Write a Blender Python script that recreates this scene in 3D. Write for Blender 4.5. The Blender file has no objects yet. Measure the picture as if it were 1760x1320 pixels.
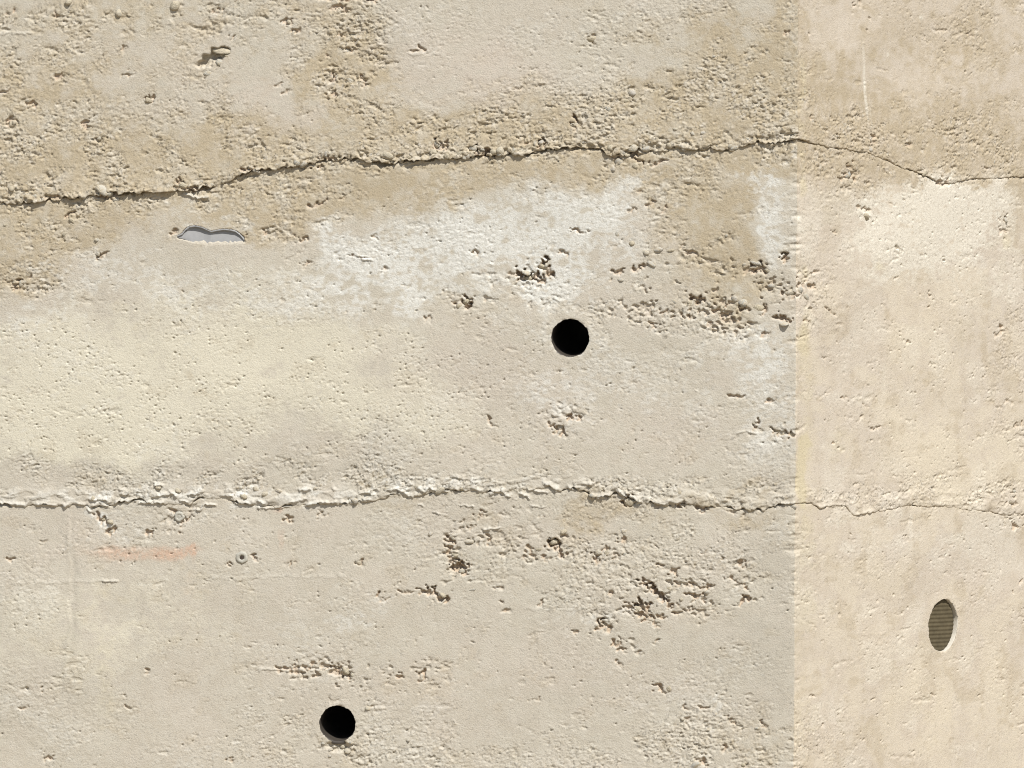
import bpy, math, random
import numpy as np
from mathutils import Vector, Matrix

# ------------------------------------------------------------------ scene, camera, sky, sun
S = bpy.context.scene
COL = S.collection
rng = np.random.default_rng(11)
random.seed(11)

CORNER_PX = 1368.0
DIST, PITCH = 9.0, math.radians(5.0)
CZ = 0.80                                        # height on the wall that the camera looks at
CAM = np.array([-(CORNER_PX - 880) * 0.001, -DIST, CZ + DIST * math.tan(PITCH)])
LENS = 36.0 * (DIST / math.cos(PITCH)) / 1.76
cd = bpy.data.cameras.new('camera')
cd.lens, cd.sensor_width, cd.clip_end, cd.clip_start = LENS, 36.0, 3000.0, 0.1
cam = bpy.data.objects.new('camera', cd)
cam.location = CAM
cam.rotation_euler = (math.pi / 2 - PITCH, 0, 0)
COL.objects.link(cam)
S.camera = cam

SUN_EL, SUN_AZ = math.radians(53.0), math.radians(27.0)   # azimuth: to the right of straight behind the camera
sdir = Vector((math.cos(SUN_EL) * math.sin(SUN_AZ), -math.cos(SUN_EL) * math.cos(SUN_AZ), math.sin(SUN_EL)))
w = bpy.data.worlds.new('World')
S.world = w
w.use_nodes = True
nt = w.node_tree
bg = nt.nodes['Background']
sky = nt.nodes.new('ShaderNodeTexSky')
sky.sky_type = 'NISHITA'
sky.sun_disc = False
sky.sun_elevation = SUN_EL
sky.sun_rotation = math.atan2(sdir.x, sdir.y)
nt.links.new(sky.outputs[0], bg.inputs[0])
bg.inputs[1].default_value = 0.075
sl = bpy.data.lights.new('sun', 'SUN')
sl.energy, sl.angle, sl.color = 4.4, math.radians(0.5), (1.0, 0.985, 0.955)
so = bpy.data.objects.new('sun', sl)
so.rotation_euler = sdir.to_track_quat('Z', 'Y').to_euler()
so.location = sdir * 20
COL.objects.link(so)
S.cycles.filter_width = 1.0
S.view_settings.view_transform = 'Standard'
S.view_settings.look = 'None'
S.view_settings.exposure = 0.39
S.view_settings.gamma = 1.0
S.view_settings.use_curve_mapping = False

# ------------------------------------------------------------------ the two wall planes
A, B = math.radians(7.0), math.radians(51.5)
NB = np.array([-math.sin(A) + math.sin(B), -math.cos(A) - math.cos(B), 0.0])
NB /= np.linalg.norm(NB)
FPX = LENS / 36.0 * 1760.0
R_ = np.array([1.0, 0, 0])
U_ = np.array([0, math.sin(PITCH), math.cos(PITCH)])
F_ = np.array([0, math.cos(PITCH), -math.sin(PITCH)])


def lin(r, g, b):
    return tuple(((c / 255) / 12.92 if c / 255 < 0.04045 else ((c / 255 + 0.055) / 1.055) ** 2.4) for c in (r, g, b))


def sstep(a, b, x):
    t = np.clip((x - a) / (b - a), 0, 1)
    return t * t * (3 - 2 * t)


class Wall:
    """One face: u runs along the wall away from the corner, z up, both in millimetres."""

    def __init__(self, t, n, u0, nu, z0, nz, sx, seed):
        self.t, self.n = np.array(t), np.array(n)
        self.u0, self.nu, self.z0, self.nz, self.sx = u0, nu, z0, nz, sx
        self.rng = np.random.default_rng(seed)
        u = u0 + np.arange(nu)
        z = z0 + np.arange(nz)
        self.U, self.Z = np.meshgrid(u.astype(np.float32), z.astype(np.float32))
        px, py = self.to_px(self.U, self.Z)
        self.PX, self.PY = px.astype(np.float32), py.astype(np.float32)
        self.fz = np.fft.fftfreq(nz)[:, None].astype(np.float32)
        self.fu = np.fft.rfftfreq(nu)[None, :].astype(np.float32)

    def to_px(self, u, z):
        X = [self.t[k] * u * 0.001 - CAM[k] for k in (0, 1)]
        Zz = z * 0.001 - CAM[2]
        d = X[1] * F_[1] + Zz * F_[2]
        return 880 + FPX * X[0] / d, 660 - FPX * (X[1] * U_[1] + Zz * U_[2]) / d

    def uz(self, x, y):
        x, y = np.asarray(x, float), np.asarray(y, float)
        a, b = (x - 880) / FPX, (660 - y) / FPX
        d = [a * R_[k] + b * U_[k] + F_[k] for k in range(3)]
        s = -(self.n @ CAM) / (self.n[0] * d[0] + self.n[1] * d[1])
        P = [CAM[k] + s * d[k] for k in range(3)]
        return (P[0] * self.t[0] + P[1] * self.t[1]) * 1000, P[2] * 1000

    def noise(self, su, sz=None):
        """gaussian-filtered white noise, unit deviation; su, sz in millimetres"""
        sz = su if sz is None else sz
        wn = self.rng.standard_normal((self.nz, self.nu), dtype=np.float32)
        f = np.fft.rfft2(wn)
        f *= np.exp(-2 * np.pi ** 2 * ((self.fz * sz) ** 2 + (self.fu * su) ** 2))
        g = np.fft.irfft2(f, s=wn.shape).astype(np.float32)
        return (g - g.mean()) / g.std()

    def blur(self, a, s):
        f = np.fft.rfft2(a)
        f *= np.exp(-2 * np.pi ** 2 * ((self.fz * s) ** 2 + (self.fu * s) ** 2))
        return np.fft.irfft2(f, s=a.shape).astype(np.float32)

    def grains(self, cell, rmin, rmax, keep, squash=0.7, aniso=1.0):
        """rounded grains from a jittered lattice; keep = array of chances 0..1"""
        cu = cell * aniso
        gu, gz = int(self.nu / cu) + 4, int(self.nz / cell) + 4
        jx, jy = self.rng.random((gz, gu), dtype=np.float32), self.rng.random((gz, gu), dtype=np.float32)
        rr = rmin + (rmax - rmin) * self.rng.random((gz, gu), dtype=np.float32) ** 2
        pr = self.rng.random((gz, gu), dtype=np.float32)
        el = 0.7 + 0.6 * self.rng.random((gz, gu), dtype=np.float32)
        uu = (self.U - self.u0 + self.wu) / cu + 1
        zz = (self.Z - self.z0 + self.wz) / cell + 1
        iu, iz = np.clip(uu.astype(np.int32), 1, gu - 2), np.clip(zz.astype(np.int32), 1, gz - 2)
        out = np.zeros_like(self.U)
        for dz in (-1, 0, 1):
            for du in (-1, 0, 1):
                a, b = iz + dz, iu + du
                r = rr[a, b]
                dx = (uu - b - jx[a, b]) * cu / aniso * el[a, b]
                dy = (zz - a - jy[a, b]) * cell / el[a, b]
                q = 1 - (dx * dx + dy * dy) / (r * r)
                v = np.where((q > 0) & (pr[a, b] < keep), np.sqrt(np.maximum(q, 0)) * r * squash, 0)
                np.maximum(out, v, out=out)
        return out

    def blobs(self, spec, base=0.0):
        m = np.full_like(self.U, base)
        X, Y = self.PX + self.wx, self.PY + self.wy
        for s in spec:
            x, y, rx, ry, k = s[:5]
            an = math.radians(s[5]) if len(s) > 5 else 0
            if (x - CORNER_PX) * (1 if self.sx > 1.2 else -1) < -max(rx, ry) * 2.2:
                continue
            c, si = math.cos(an), math.sin(an)
            dx, dy = X - x, Y - y
            q = ((dx * c + dy * si) / rx) ** 2 + ((-dx * si + dy * c) / ry) ** 2
            m += k * np.exp(-q * q * 0.7)
        return m

    def window(self, x, y, r):
        u, z = self.uz(x, y)
        ru = r * self.sx + 3
        a0, a1 = int(max(0, u - ru - self.u0)), int(min(self.nu, u + ru - self.u0))
        b0, b1 = int(max(0, z - r - 3 - self.z0)), int(min(self.nz, z + r + 3 - self.z0))
        if a1 <= a0 or b1 <= b0:
            return None
        return (slice(b0, b1), slice(a0, a1))

    def sample(self, arr, u, z):
        fu, fz = u - self.u0, z - self.z0
        fu = np.abs(fu)
        fz = np.abs(fz)
        fu = (self.nu - 2) - np.abs((fu % (2 * (self.nu - 2))) - (self.nu - 2))
        fz = (self.nz - 2) - np.abs((fz % (2 * (self.nz - 2))) - (self.nz - 2))
        iu, iz = np.clip(fu.astype(np.int64), 0, self.nu - 2), np.clip(fz.astype(np.int64), 0, self.nz - 2)
        a, b = fu - iu, fz - iz
        if arr.ndim == 3:
            a, b = a[..., None], b[..., None]
        return (arr[iz, iu] * (1 - a) * (1 - b) + arr[iz, iu + 1] * a * (1 - b)
                + arr[iz + 1, iu] * (1 - a) * b + arr[iz + 1, iu + 1] * a * b)


LEFT = Wall((-math.cos(A), math.sin(A), 0), (-math.sin(A), -math.cos(A), 0), -10, 1500, 80, 1440, 1.0, 3)
RIGHT = Wall((math.cos(B), math.sin(B), 0), (math.sin(B), -math.cos(B), 0), -10, 800, 80, 1440, 1 / math.cos(B), 5)

# ------------------------------------------------------------------ what the photograph shows, in its pixels
SEAM_A = [(-300, 385), (0, 350), (60, 347), (75, 343), (125, 341), (160, 337), (215, 332), (300, 326), (345, 325),
          (375, 320), (410, 301), (430, 295), (480, 291), (505, 285), (540, 281), (565, 274), (600, 275), (615, 272),
          (640, 279), (660, 283), (690, 281), (730, 275), (760, 273), (795, 271), (850, 268), (880, 264), (905, 266),
          (940, 259), (1000, 257), (1030, 258), (1050, 266), (1075, 266), (1100, 259), (1150, 257), (1180, 254),
          (1260, 258), (1272, 250), (1300, 244), (1325, 246), (1350, 243), (1368, 238), (1395, 246), (1415, 250),
          (1440, 254), (1470, 259), (1497, 264), (1520, 274), (1545, 286), (1570, 295), (1600, 308), (1618, 317),
          (1640, 314), (1670, 308), (1700, 307), (1760, 305), (1900, 300)]
SEAM_B = [(-300, 868), (0, 870), (45, 870), (60, 868), (115, 869), (140, 868), (160, 873), (185, 872), (200, 865),
          (235, 862), (285, 866), (325, 866), (345, 858), (385, 857), (410, 866), (440, 868), (470, 872), (525, 868),
          (560, 865), (600, 866), (625, 863), (650, 857), (680, 851), (700, 854), (720, 850), (745, 846), (775, 843),
          (800, 845), (830, 846), (860, 845), (885, 840), (930, 838), (945, 836), (965, 844), (985, 840), (1005, 844),
          (1020, 855), (1050, 854), (1062, 848), (1075, 858), (1100, 864), (1120, 866), (1140, 868), (1180, 866),
          (1210, 872), (1240, 871), (1265, 877), (1290, 873), (1310, 878), (1330, 870), (1350, 869), (1368, 866),
          (1395, 865), (1407, 874), (1430, 870), (1452, 870), (1466, 887), (1500, 881), (1530, 877), (1565, 868),
          (1590, 872), (1632, 869), (1660, 877), (1700, 880), (1725, 885), (1760, 884), (1900, 880)]
PROUD_A = [(-300, 3.6), (0, 3.2), (120, 4.2), (330, 4.8), (450, 4.2), (600, 3.4), (820, 5.2), (1000, 2.6), (1090, 5),
           (1200, 3.0), (1300, 3.4), (1368, 3.0), (1400, 1.3), (1500, 0.9), (1620, 1.2), (1760, 0.7), (1900, 0.7)]
PROUD_B = [(-300, 2.0), (0, 2.0), (120, 2.4), (250, 2.6), (450, 2.2), (600, 3.0), (760, 2.2), (950, 2.2), (1040, 3.6),
           (1150, 3.4), (1300, 2.8), (1368, 2.2), (1400, 1.6), (1470, 1.6), (1600, 1.0), (1760, 1.1), (1900, 1)]
HOLES = [(980, 581, 33.0, 31.0), (580, 1244, 32.0, 31.0), (1621.5, 1075, 47.3, 43.0)]   # x, y, concrete radius, sleeve radius

# x, y, half length, half width, angle (clockwise), depth in mm
VOIDS = [
    (910, 475, 26, 9, 14, 17), (943, 466, 20, 9, 42, 15), (880, 472, 9, 5, 0, 6), (795, 524, 14, 7, 20, 11),
    (806, 531, 6, 8, 60, 13), (783, 517, 9, 4, 0, 6), (736, 548, 9, 3, 60, 6), (1200, 515, 13, 6, 20, 13),
    (1143, 536, 11, 4, -25, 9), (1372, 487, 8, 7, -50, 12), (1305, 462, 15, 6, 20, 11), (1346, 443, 8, 6, 0, 12),
    (1281, 532, 15, 4, 10, 11), (1312, 536, 11, 4, -50, 10), (1235, 531, 9, 5, 0, 9), (1346, 547, 18, 5, 20, 12),
    (1315, 576, 9, 4, -20, 7), (1190, 437, 13, 5, 30, 9), (1066, 467, 9, 4, -40, 9), (1100, 461, 16, 3, -20, 8),
    (1060, 468, 5, 7, 40, 9), (1250, 545, 12, 4, 0, 8), (1180, 545, 10, 4, 30, 8), (1258, 520, 5, 7, 30, 8),
    (1120, 560, 12, 3, 30, 6), (1220, 557, 8, 4, -30, 7), (1355, 508, 14, 8, 5, 10),
    (964, 741, 16, 5, 25, 9), (988, 720, 15, 5, 0, 9), (948, 733, 6, 5, 30, 8), (1296, 729, 5, 9, 25, 12),
    (1345, 746, 28, 4, 14, 10), (1266, 682, 16, 3, 10, 6), (1325, 688, 14, 3, -15, 6), (846, 727, 15, 3, 38, 5),
    (830, 714, 8, 2, 10, 3), (958, 943, 22, 6, 48, 14), (775, 930, 10, 7, 62, 11), (768, 948, 8, 6, 0, 9),
    (778, 963, 12, 4, 10, 9), (790, 977, 12, 8, -10, 12), (800, 988, 8, 4, 10, 8), (730, 1016, 18, 5, 18, 10),
    (757, 1024, 20, 7, 38, 14), (700, 1018, 13, 3, 8, 6), (655, 1028, 10, 5, 22, 8), (617, 968, 8, 6, -30, 8),
    (499, 894, 9, 4, 25, 7), (555, 884, 8, 4, 20, 6), (501, 970, 4, 6, -30, 7), (1112, 1004, 18, 5, 15, 10),
    (1130, 1020, 30, 7, 42, 14), (1106, 1041, 14, 8, 38, 14), (1150, 1036, 10, 6, 30, 13), (1181, 1045, 14, 4, 0, 11),
    (1198, 1022, 19, 6, 8, 10), (1157, 982, 12, 6, 55, 11), (1140, 975, 10, 4, 20, 8), (1108, 1058, 14, 5, 28, 10),
    (1136, 1058, 11, 5, 10, 10), (1165, 1055, 9, 4, -30, 9), (1281, 1032, 16, 5, -8, 10), (1272, 1004, 20, 3, 28, 8),
    (1277, 968, 11, 7, 42, 9), (1255, 995, 10, 3, 25, 7), (1165, 1003, 7, 4, 60, 8), (1190, 1003, 11, 4, 10, 8),
    (1210, 1008, 20, 3, 5, 6), (1082, 1043, 12, 5, 30, 9), (1030, 1071, 7, 9, -30, 12), (1046, 1082, 13, 5, 5, 9),
    (989, 1085, 10, 5, -10, 8), (1060, 1106, 11, 5, 22, 8), (1068, 1118, 13, 3, 8, 7), (1125, 1073, 5, 9, -25, 8),
    (1131, 1099, 9, 4, -10, 8), (1098, 1122, 10, 3, 10, 6), (1066, 1142, 8, 5, 0, 6), (1132, 1182, 14, 6, 48, 9),
    (918, 1203, 10, 4, 0, 7), (924, 1039, 10, 5, -10, 8), (870, 1050, 10, 3, 0, 5), (1052, 1020, 7, 6, 40, 7),
    (508, 1147, 13, 6, 58, 11), (492, 1150, 12, 4, -8, 9), (526, 1146, 11, 4, 42, 10), (478, 1152, 8, 3, 40, 6),
    (540, 1141, 8, 3, -10, 6), (582, 1152, 11, 7, 45, 9), (601, 1166, 5, 8, 20, 10), (725, 1165, 8, 6, 42, 9),
    (688, 1163, 9, 3, 10, 7), (425, 1112, 8, 4, 42, 4), (838, 264, 7, 11, -25, 15), (818, 260, 13, 5, 22, 12),
    (754, 252, 18, 5, 8, 11), (768, 246, 5, 8, 30, 10), (989, 208, 7, 7, -60, 12), (933, 244, 8, 7, -60, 12),
    (905, 243, 12, 4, 10, 8), (1086, 171, 8, 6, 50, 6), (1090, 262, 9, 12, -38, 12), (1100, 278, 16, 4, 30, 9),
    (1135, 279, 18, 3, -25, 8), (1060, 272, 10, 5, 20, 9), (548, 281, 6, 7, 0, 12), (565, 271, 14, 4, 12, 8),
    (330, 325, 28, 4, 4, 10), (308, 315, 4, 8, 0, 9), (182, 337, 20, 5, 4, 9), (90, 341, 22, 3, 5, 6),
    (425, 292, 14, 3, -12, 8), (148, 215, 9, 6, 20, 8), (164, 237, 5, 5, 0, 8), (105, 133, 12, 6, -20, 6),
    (222, 127, 13, 4, -22, 7), (20, 22, 10, 4, -20, 6), (96, 25, 7, 4, 20, 7), (5, 158, 14, 3, -15, 7),
    (258, 172, 10, 5, 30, 7), (372, 20, 10, 4, 0, 5), (400, 65, 8, 3, -40, 6), (212, 83, 8, 5, 0, 6),
    (22, 214, 5, 7, 30, 6), (55, 180, 14, 4, 20, 5), (495, 40, 12, 5, -20, 7), (508, 54, 12, 4, 10, 8),
    (602, 86, 7, 6, 42, 9), (562, 95, 3, 7, -20, 7), (598, -4, 60, 5, 0, 14), (585, 15, 30, 5, 0, 6),
    (585, 60, 8, 4, 0, 6), (480, 145, 8, 3, -40, 5), (490, 159, 9, 3, -30, 5), (725, 86, 20, 4, 5, 5),
    (575, 135, 8, 6, 40, 8), (620, 138, 6, 7, 10, 8), (572, 168, 10, 6, 40, 6), (625, 148, 8, 5, -40, 7),
    (890, 152, 10, 2, -5, 6), (1018, 70, 16, 8, 30, 4), (1352, 56, 6, 5, 20, 7), (28, 495, 7, 7, 0, 8),
    (50, 477, 5, 5, 0, 11), (30, 492, 14, 5, -40, 8), (120, 370, 14, 3, -30, 7), (5, 479, 8, 4, 20, 7),
    (80, 500, 4, 7, 0, 7), (310, 502, 5, 3, 20, 5), (175, 440, 16, 3, -35, 7), (300, 400, 8, 4, -35, 8),
    (418, 405, 5, 6, 60, 8), (545, 352, 22, 3, -18, 7), (590, 340, 8, 3, -40, 5), (615, 442, 20, 2, 12, 5),
    (520, 412, 14, 4, 18, 6), (455, 400, 7, 4, -30, 8), (525, 454, 9, 5, 10, 6), (820, 435, 7, 5, -20, 7),
    (645, 407, 8, 5, 60, 5), (700, 490, 10, 2, 0, 5), (660, 465, 8, 3, -30, 5), (1085, 363, 5, 7, -60, 6),
    (1115, 351, 5, 5, 0, 8), (1138, 363, 6, 4, 0, 8), (1100, 330, 8, 3, 0, 4), (920, 330, 5, 5, 40, 5),
    (995, 400, 8, 5, 20, 7), (970, 435, 12, 4, 15, 8), (1010, 397, 6, 3, 0, 6), (192, 914, 8, 6, -20, 10),
    (170, 890, 14, 4, 35, 7), (180, 897, 10, 5, 40, 7), (73, 930, 5, 5, 0, 6), (17, 965, 8, 4, 15, 6),
    (258, 918, 8, 5, 0, 7), (300, 880, 14, 3, 10, 6), (318, 898, 6, 6, -40, 7), (310, 917, 6, 3, 20, 6),
    (395, 972, 6, 3, 20, 6), (440, 960, 9, 4, 15, 7), (72, 1188, 5, 5, 30, 6), (42, 1218, 8, 4, -20, 5),
    (252, 1155, 6, 5, 40, 6), (85, 1305, 10, 5, 0, 6), (398, 1306, 6, 5, 0, 6), (220, 1216, 4, 5, -20, 5),
    (1078, 862, 10, 8, 40, 12), (1125, 870, 8, 5, 0, 11), (1172, 870, 10, 6, 10, 11), (1205, 876, 10, 5, 10, 10),
    (1255, 878, 12, 4, 20, 9), (1278, 884, 8, 3, -40, 7), (930, 885, 3, 9, 5, 4), (970, 922, 8, 4, 0, 8),
    (1070, 930, 6, 7, 30, 8), (1040, 945, 10, 5, 0, 8), (1060, 955, 8, 4, 40, 8), (1025, 962, 8, 5, 40, 8),
    (910, 945, 10, 4, 20, 7), (900, 960, 12, 4, -8, 7), (938, 960, 10, 5, 10, 7), (1125, 935, 12, 2, 25, 6),
    (1210, 950, 3, 12, 40, 5), (1240, 962, 4, 6, -40, 6), (860, 955, 8, 4, 20, 5), (840, 930, 8, 4, 60, 6),
    (825, 885, 6, 8, 40, 7), (808, 905, 12, 5, -20, 8), (858, 1010, 12, 3, 10, 6), (865, 1035, 5, 6, -50, 7),
    (1208, 1215, 14, 3, 10, 6), (1180, 1217, 8, 4, 30, 6), (1312, 1248, 9, 4, 10, 8), (1245, 1288, 5, 4, 0, 7),
    (1205, 1308, 16, 4, 40, 7), (1260, 1240, 12, 2, 50, 5), (1180, 1240, 8, 4, 0, 5), (640, 1212, 9, 3, -5, 5),
    (1460, 288, 5, 8, -20, 10), (1454, 303, 11, 5, -25, 10), (1471, 308, 6, 5, 40, 10), (1620, 317, 11, 4, 0, 9),
    (1730, 378, 4, 9, -20, 9), (1727, 396, 10, 4, 0, 6), (1435, 398, 4, 6, -30, 7), (1488, 360, 15, 3, 25, 5),
    (1745, 852, 6, 5, 20, 10), (1740, 865, 6, 5, 40, 10), (1746, 905, 8, 5, 30, 7), (1428, 537, 13, 2, 38, 4),
    (1541, 479, 3, 3, 0, 5), (1598, 510, 4, 2, 0, 5), (1597, 529, 3, 2, 0, 5), (1564, 588, 3, 4, -30, 6),
    (1530, 600, 6, 4, 0, 3), (1417, 615, 3, 3, 0, 5), (1546, 717, 2, 4, 0, 5), (1435, 763, 4, 3, 0, 5),
    (1450, 685, 6, 2, -10, 4), (1487, 698, 7, 2, 8, 4), (1505, 737, 14, 2, -12, 4), (1480, 720, 8, 3, -20, 4),
    (1600, 628, 6, 2, -10, 3), (1750, 730, 7, 5, 20, 7), (1735, 690, 8, 5, 40, 5), (1720, 572, 14, 6, -20, 4),
    (1391, 960, 2, 4, 0, 4), (1438, 1058, 3, 3, 30, 5), (1743, 1017, 4, 3, 20, 6), (1757, 1001, 4, 3, 0, 6),
    (1395, 1196, 8, 2, 0, 5), (1502, 1200, 4, 4, 20, 5), (1606, 1194, 6, 2, -8, 4), (1515, 1276, 3, 2, 0, 4),
    (1415, 1246, 3, 2, 0, 4), (1620, 52, 12, 3, 10, 4), (1668, 62, 8, 3, 0, 4), (1596, 68, 3, 5, 0, 4),
    (1500, 245, 3, 14, -10, 6), (1590, 245, 6, 4, -30, 6), (1695, 290, 6, 5, 20, 7), (1637, 285, 4, 7, -20, 6),
    (1715, 260, 5, 8, 30, 5), (1562, 250, 8, 3, 0, 5), (1400, 206, 4, 5, -30, 5), (1475, 8, 4, 8, -20, 4),
    (1535, 350, 10, 2, 20, 3), (1545, 430, 10, 3, 40, 3), (1402, 468, 8, 3, -10, 6), (1395, 495, 6, 5, 40, 8),
    (1385, 480, 6, 5, 0, 8), (1385, 555, 10, 3, 0, 5), (1378, 578, 10, 3, -20, 5),
]
# thin lips and flakes: polyline, height, breadth
LIPS = [
    ([(0, 867), (20, 868), (45, 871), (52, 866)], 2.6, 7), ([(60, 868), (100, 870)], 2.2, 6),
    ([(105, 870), (122, 869)], 2.6, 6), ([(130, 868), (148, 869)], 2.6, 6), ([(150, 862), (170, 861), (192, 862)], 2.8, 8),
    ([(155, 872), (172, 869)], 2.4, 6), ([(147, 877), (160, 881)], 2.6, 5), ([(178, 872), (190, 873)], 2.4, 5),
    ([(195, 868), (205, 863), (235, 862), (240, 856)], 3.0, 7), ([(238, 865), (262, 865), (285, 865)], 3.0, 6),
    ([(308, 862), (328, 866)], 2.8, 4), ([(330, 879), (345, 877), (354, 868), (375, 871)], 3.4, 4),
    ([(398, 861), (410, 867), (440, 866)], 2.6, 9), ([(205, 850), (222, 851)], 2.4, 6), ([(262, 834), (283, 840)], 3.2, 8),
    ([(270, 852), (290, 850), (308, 855)], 3.0, 7), ([(320, 853), (345, 848)], 2.6, 6), ([(376, 852), (402, 853)], 2.4, 6),
    ([(440, 862), (458, 868)], 3.0, 8), ([(440, 876), (470, 874), (500, 872)], 2.4, 4), ([(495, 866), (530, 858)], 2.2, 5),
    ([(522, 870), (545, 866), (582, 864)], 3.2, 6), ([(582, 866), (600, 868)], 3.2, 9), ([(598, 858), (602, 866), (618, 864)], 3.4, 9),
    ([(510, 843), (535, 844)], 2.8, 7), ([(570, 841), (580, 845)], 2.6, 6), ([(615, 851), (632, 848), (648, 855)], 3.0, 9),
    ([(622, 858), (640, 860)], 2.8, 6), ([(660, 846), (685, 842), (702, 854), (718, 855)], 3.0, 7), ([(660, 853), (672, 853)], 2.4, 4),
    ([(720, 840), (728, 848), (742, 842), (748, 848), (772, 844)], 3.2, 8), ([(780, 840), (790, 845)], 2.6, 7),
    ([(808, 838), (830, 845)], 2.6, 8), ([(838, 851), (862, 843), (868, 852), (880, 855)], 2.8, 8),
    ([(715, 867), (730, 871)], 2.4, 3), ([(740, 882), (765, 886)], 2.6, 3), ([(785, 870), (818, 872)], 2.4, 3),
    ([(830, 911), (862, 909)], 2.6, 3), ([(892, 848), (912, 858)], 3.2, 6), ([(905, 843), (945, 847)], 3.0, 5),
    ([(912, 868), (938, 873)], 2.2, 3), ([(775, 922), (790, 921)], 2.4, 4), ([(932, 829), (945, 836), (962, 844)], 2.8, 9),
    ([(975, 836), (985, 842), (1000, 838)], 2.8, 7), ([(1012, 853), (1025, 857), (1050, 853)], 3.4, 8),
    ([(1060, 846), (1075, 852), (1090, 860), (1105, 864)], 3.4, 9), ([(1118, 867), (1150, 864), (1180, 866)], 2.8, 8),
    ([(15, 1004), (60, 1004), (115, 1002), (150, 1000), (200, 1000)], 0.45, 7), ([(170, 1000), (203, 1001)], 2.2, 5),
    ([(360, 996), (420, 996), (480, 992), (540, 993), (600, 992)], 0.4, 7), ([(440, 1152), (500, 1154), (570, 1152)], 1.2, 6),
    ([(1265, 744), (1300, 747)], 1.6, 5), ([(315, 335), (345, 342), (360, 339)], 3.4, 6), ([(610, 441), (640, 449)], 2.2, 6),
    ([(0, 58), (60, 59)], 1.2, 5), ([(1478, 366), (1500, 374)], 1.2, 6), ([(905, 322), (925, 330)], 1.0, 4),
    ([(700, 95), (760, 93)], 0.8, 6), ([(900, 1048), (980, 1050), (1050, 1045)], 0.5, 9), ([(1330, 871), (1370, 866)], 2, 6),
    ([(1400, 873), (1430, 870), (1450, 870)], 1.4, 5), ([(1466, 887), (1500, 881)], 1.6, 6), ([(1600, 868), (1640, 870)], 1.2, 5),
]
HONEY = [(1200, 525, 150, 45, .9), (905, 480, 70, 40, .6), (800, 520, 45, 28, .7), (1150, 1030, 95, 45, .7), (1270, 1000, 30, 50, .5),
         (940, 945, 40, 30, .55), (1045, 950, 50, 35, .65), (785, 950, 35, 60, .6), (530, 1150, 80, 16, .55), (1200, 445, 110, 22, .6),
         (1310, 490, 60, 50, .7), (590, 60, 65, 140, .5), (1260, 1290, 130, 60, .2), (230, 25, 220, 45, .45),
         (960, 735, 45, 30, .4), (1320, 735, 50, 30, .4), (600, 1290, 70, 40, .5), (1062, 1095, 45, 35, .5),
         (1460, 300, 26, 30, .6), (1742, 880, 25, 50, .45), (1385, 500, 26, 50, .6), (310, 895, 50, 30, .55), (60, 490, 70, 30, .5),
         (560, 1170, 100, 40, .4), (500, 400, 60, 50, .45), (700, 1170, 90, 25, .4), (870, 920, 60, 60, .4), (1020, 250, 340, 25, .4), (180, 320, 220, 30, .4)]
GRAIN = [(300, 290, 420, 60, .35), (150, 100, 260, 110, .2), (480, 60, 90, 60, .3), (60, 290, 260, 75, .75), (350, 190, 90, 45, .6), (300, 270, 160, 40, .5), (600, 100, 70, 170, .8),
         (1090, 205, 300, 75, .95), (1300, 150, 90, 130, .5), (1180, 60, 160, 70, .3), (60, 130, 140, 70, .4),
         (200, 30, 280, 40, .5), (550, 265, 260, 30, .6), (860, 235, 260, 35, .7), (70, 440, 110, 80, .45), (500, 370, 120, 60, .4),
         (1200, 380, 110, 90, .4), (300, 820, 420, 30, .55), (800, 825, 420, 25, .45), (1150, 845, 240, 20, .6),
         (1260, 1290, 170, 70, .5), (950, 1290, 330, 50, .3), (1180, 520, 180, 60, .6), (1020, 960, 300, 90, .45), (550, 1270, 160, 70, .35),
         (1570, 245, 230, 80, .7), (1560, 850, 240, 22, .6), (1740, 640, 40, 120, .3), (1690, 60, 90, 60, .35), (1390, 500, 40, 60, .5)]
PITS = [(250, 650, 330, 110, .9), (600, 640, 260, 90, .7), (700, 730, 150, 60, .7), (1650, 620, 120, 200, .3), (1000, 780, 300, 60, .3)]
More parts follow.
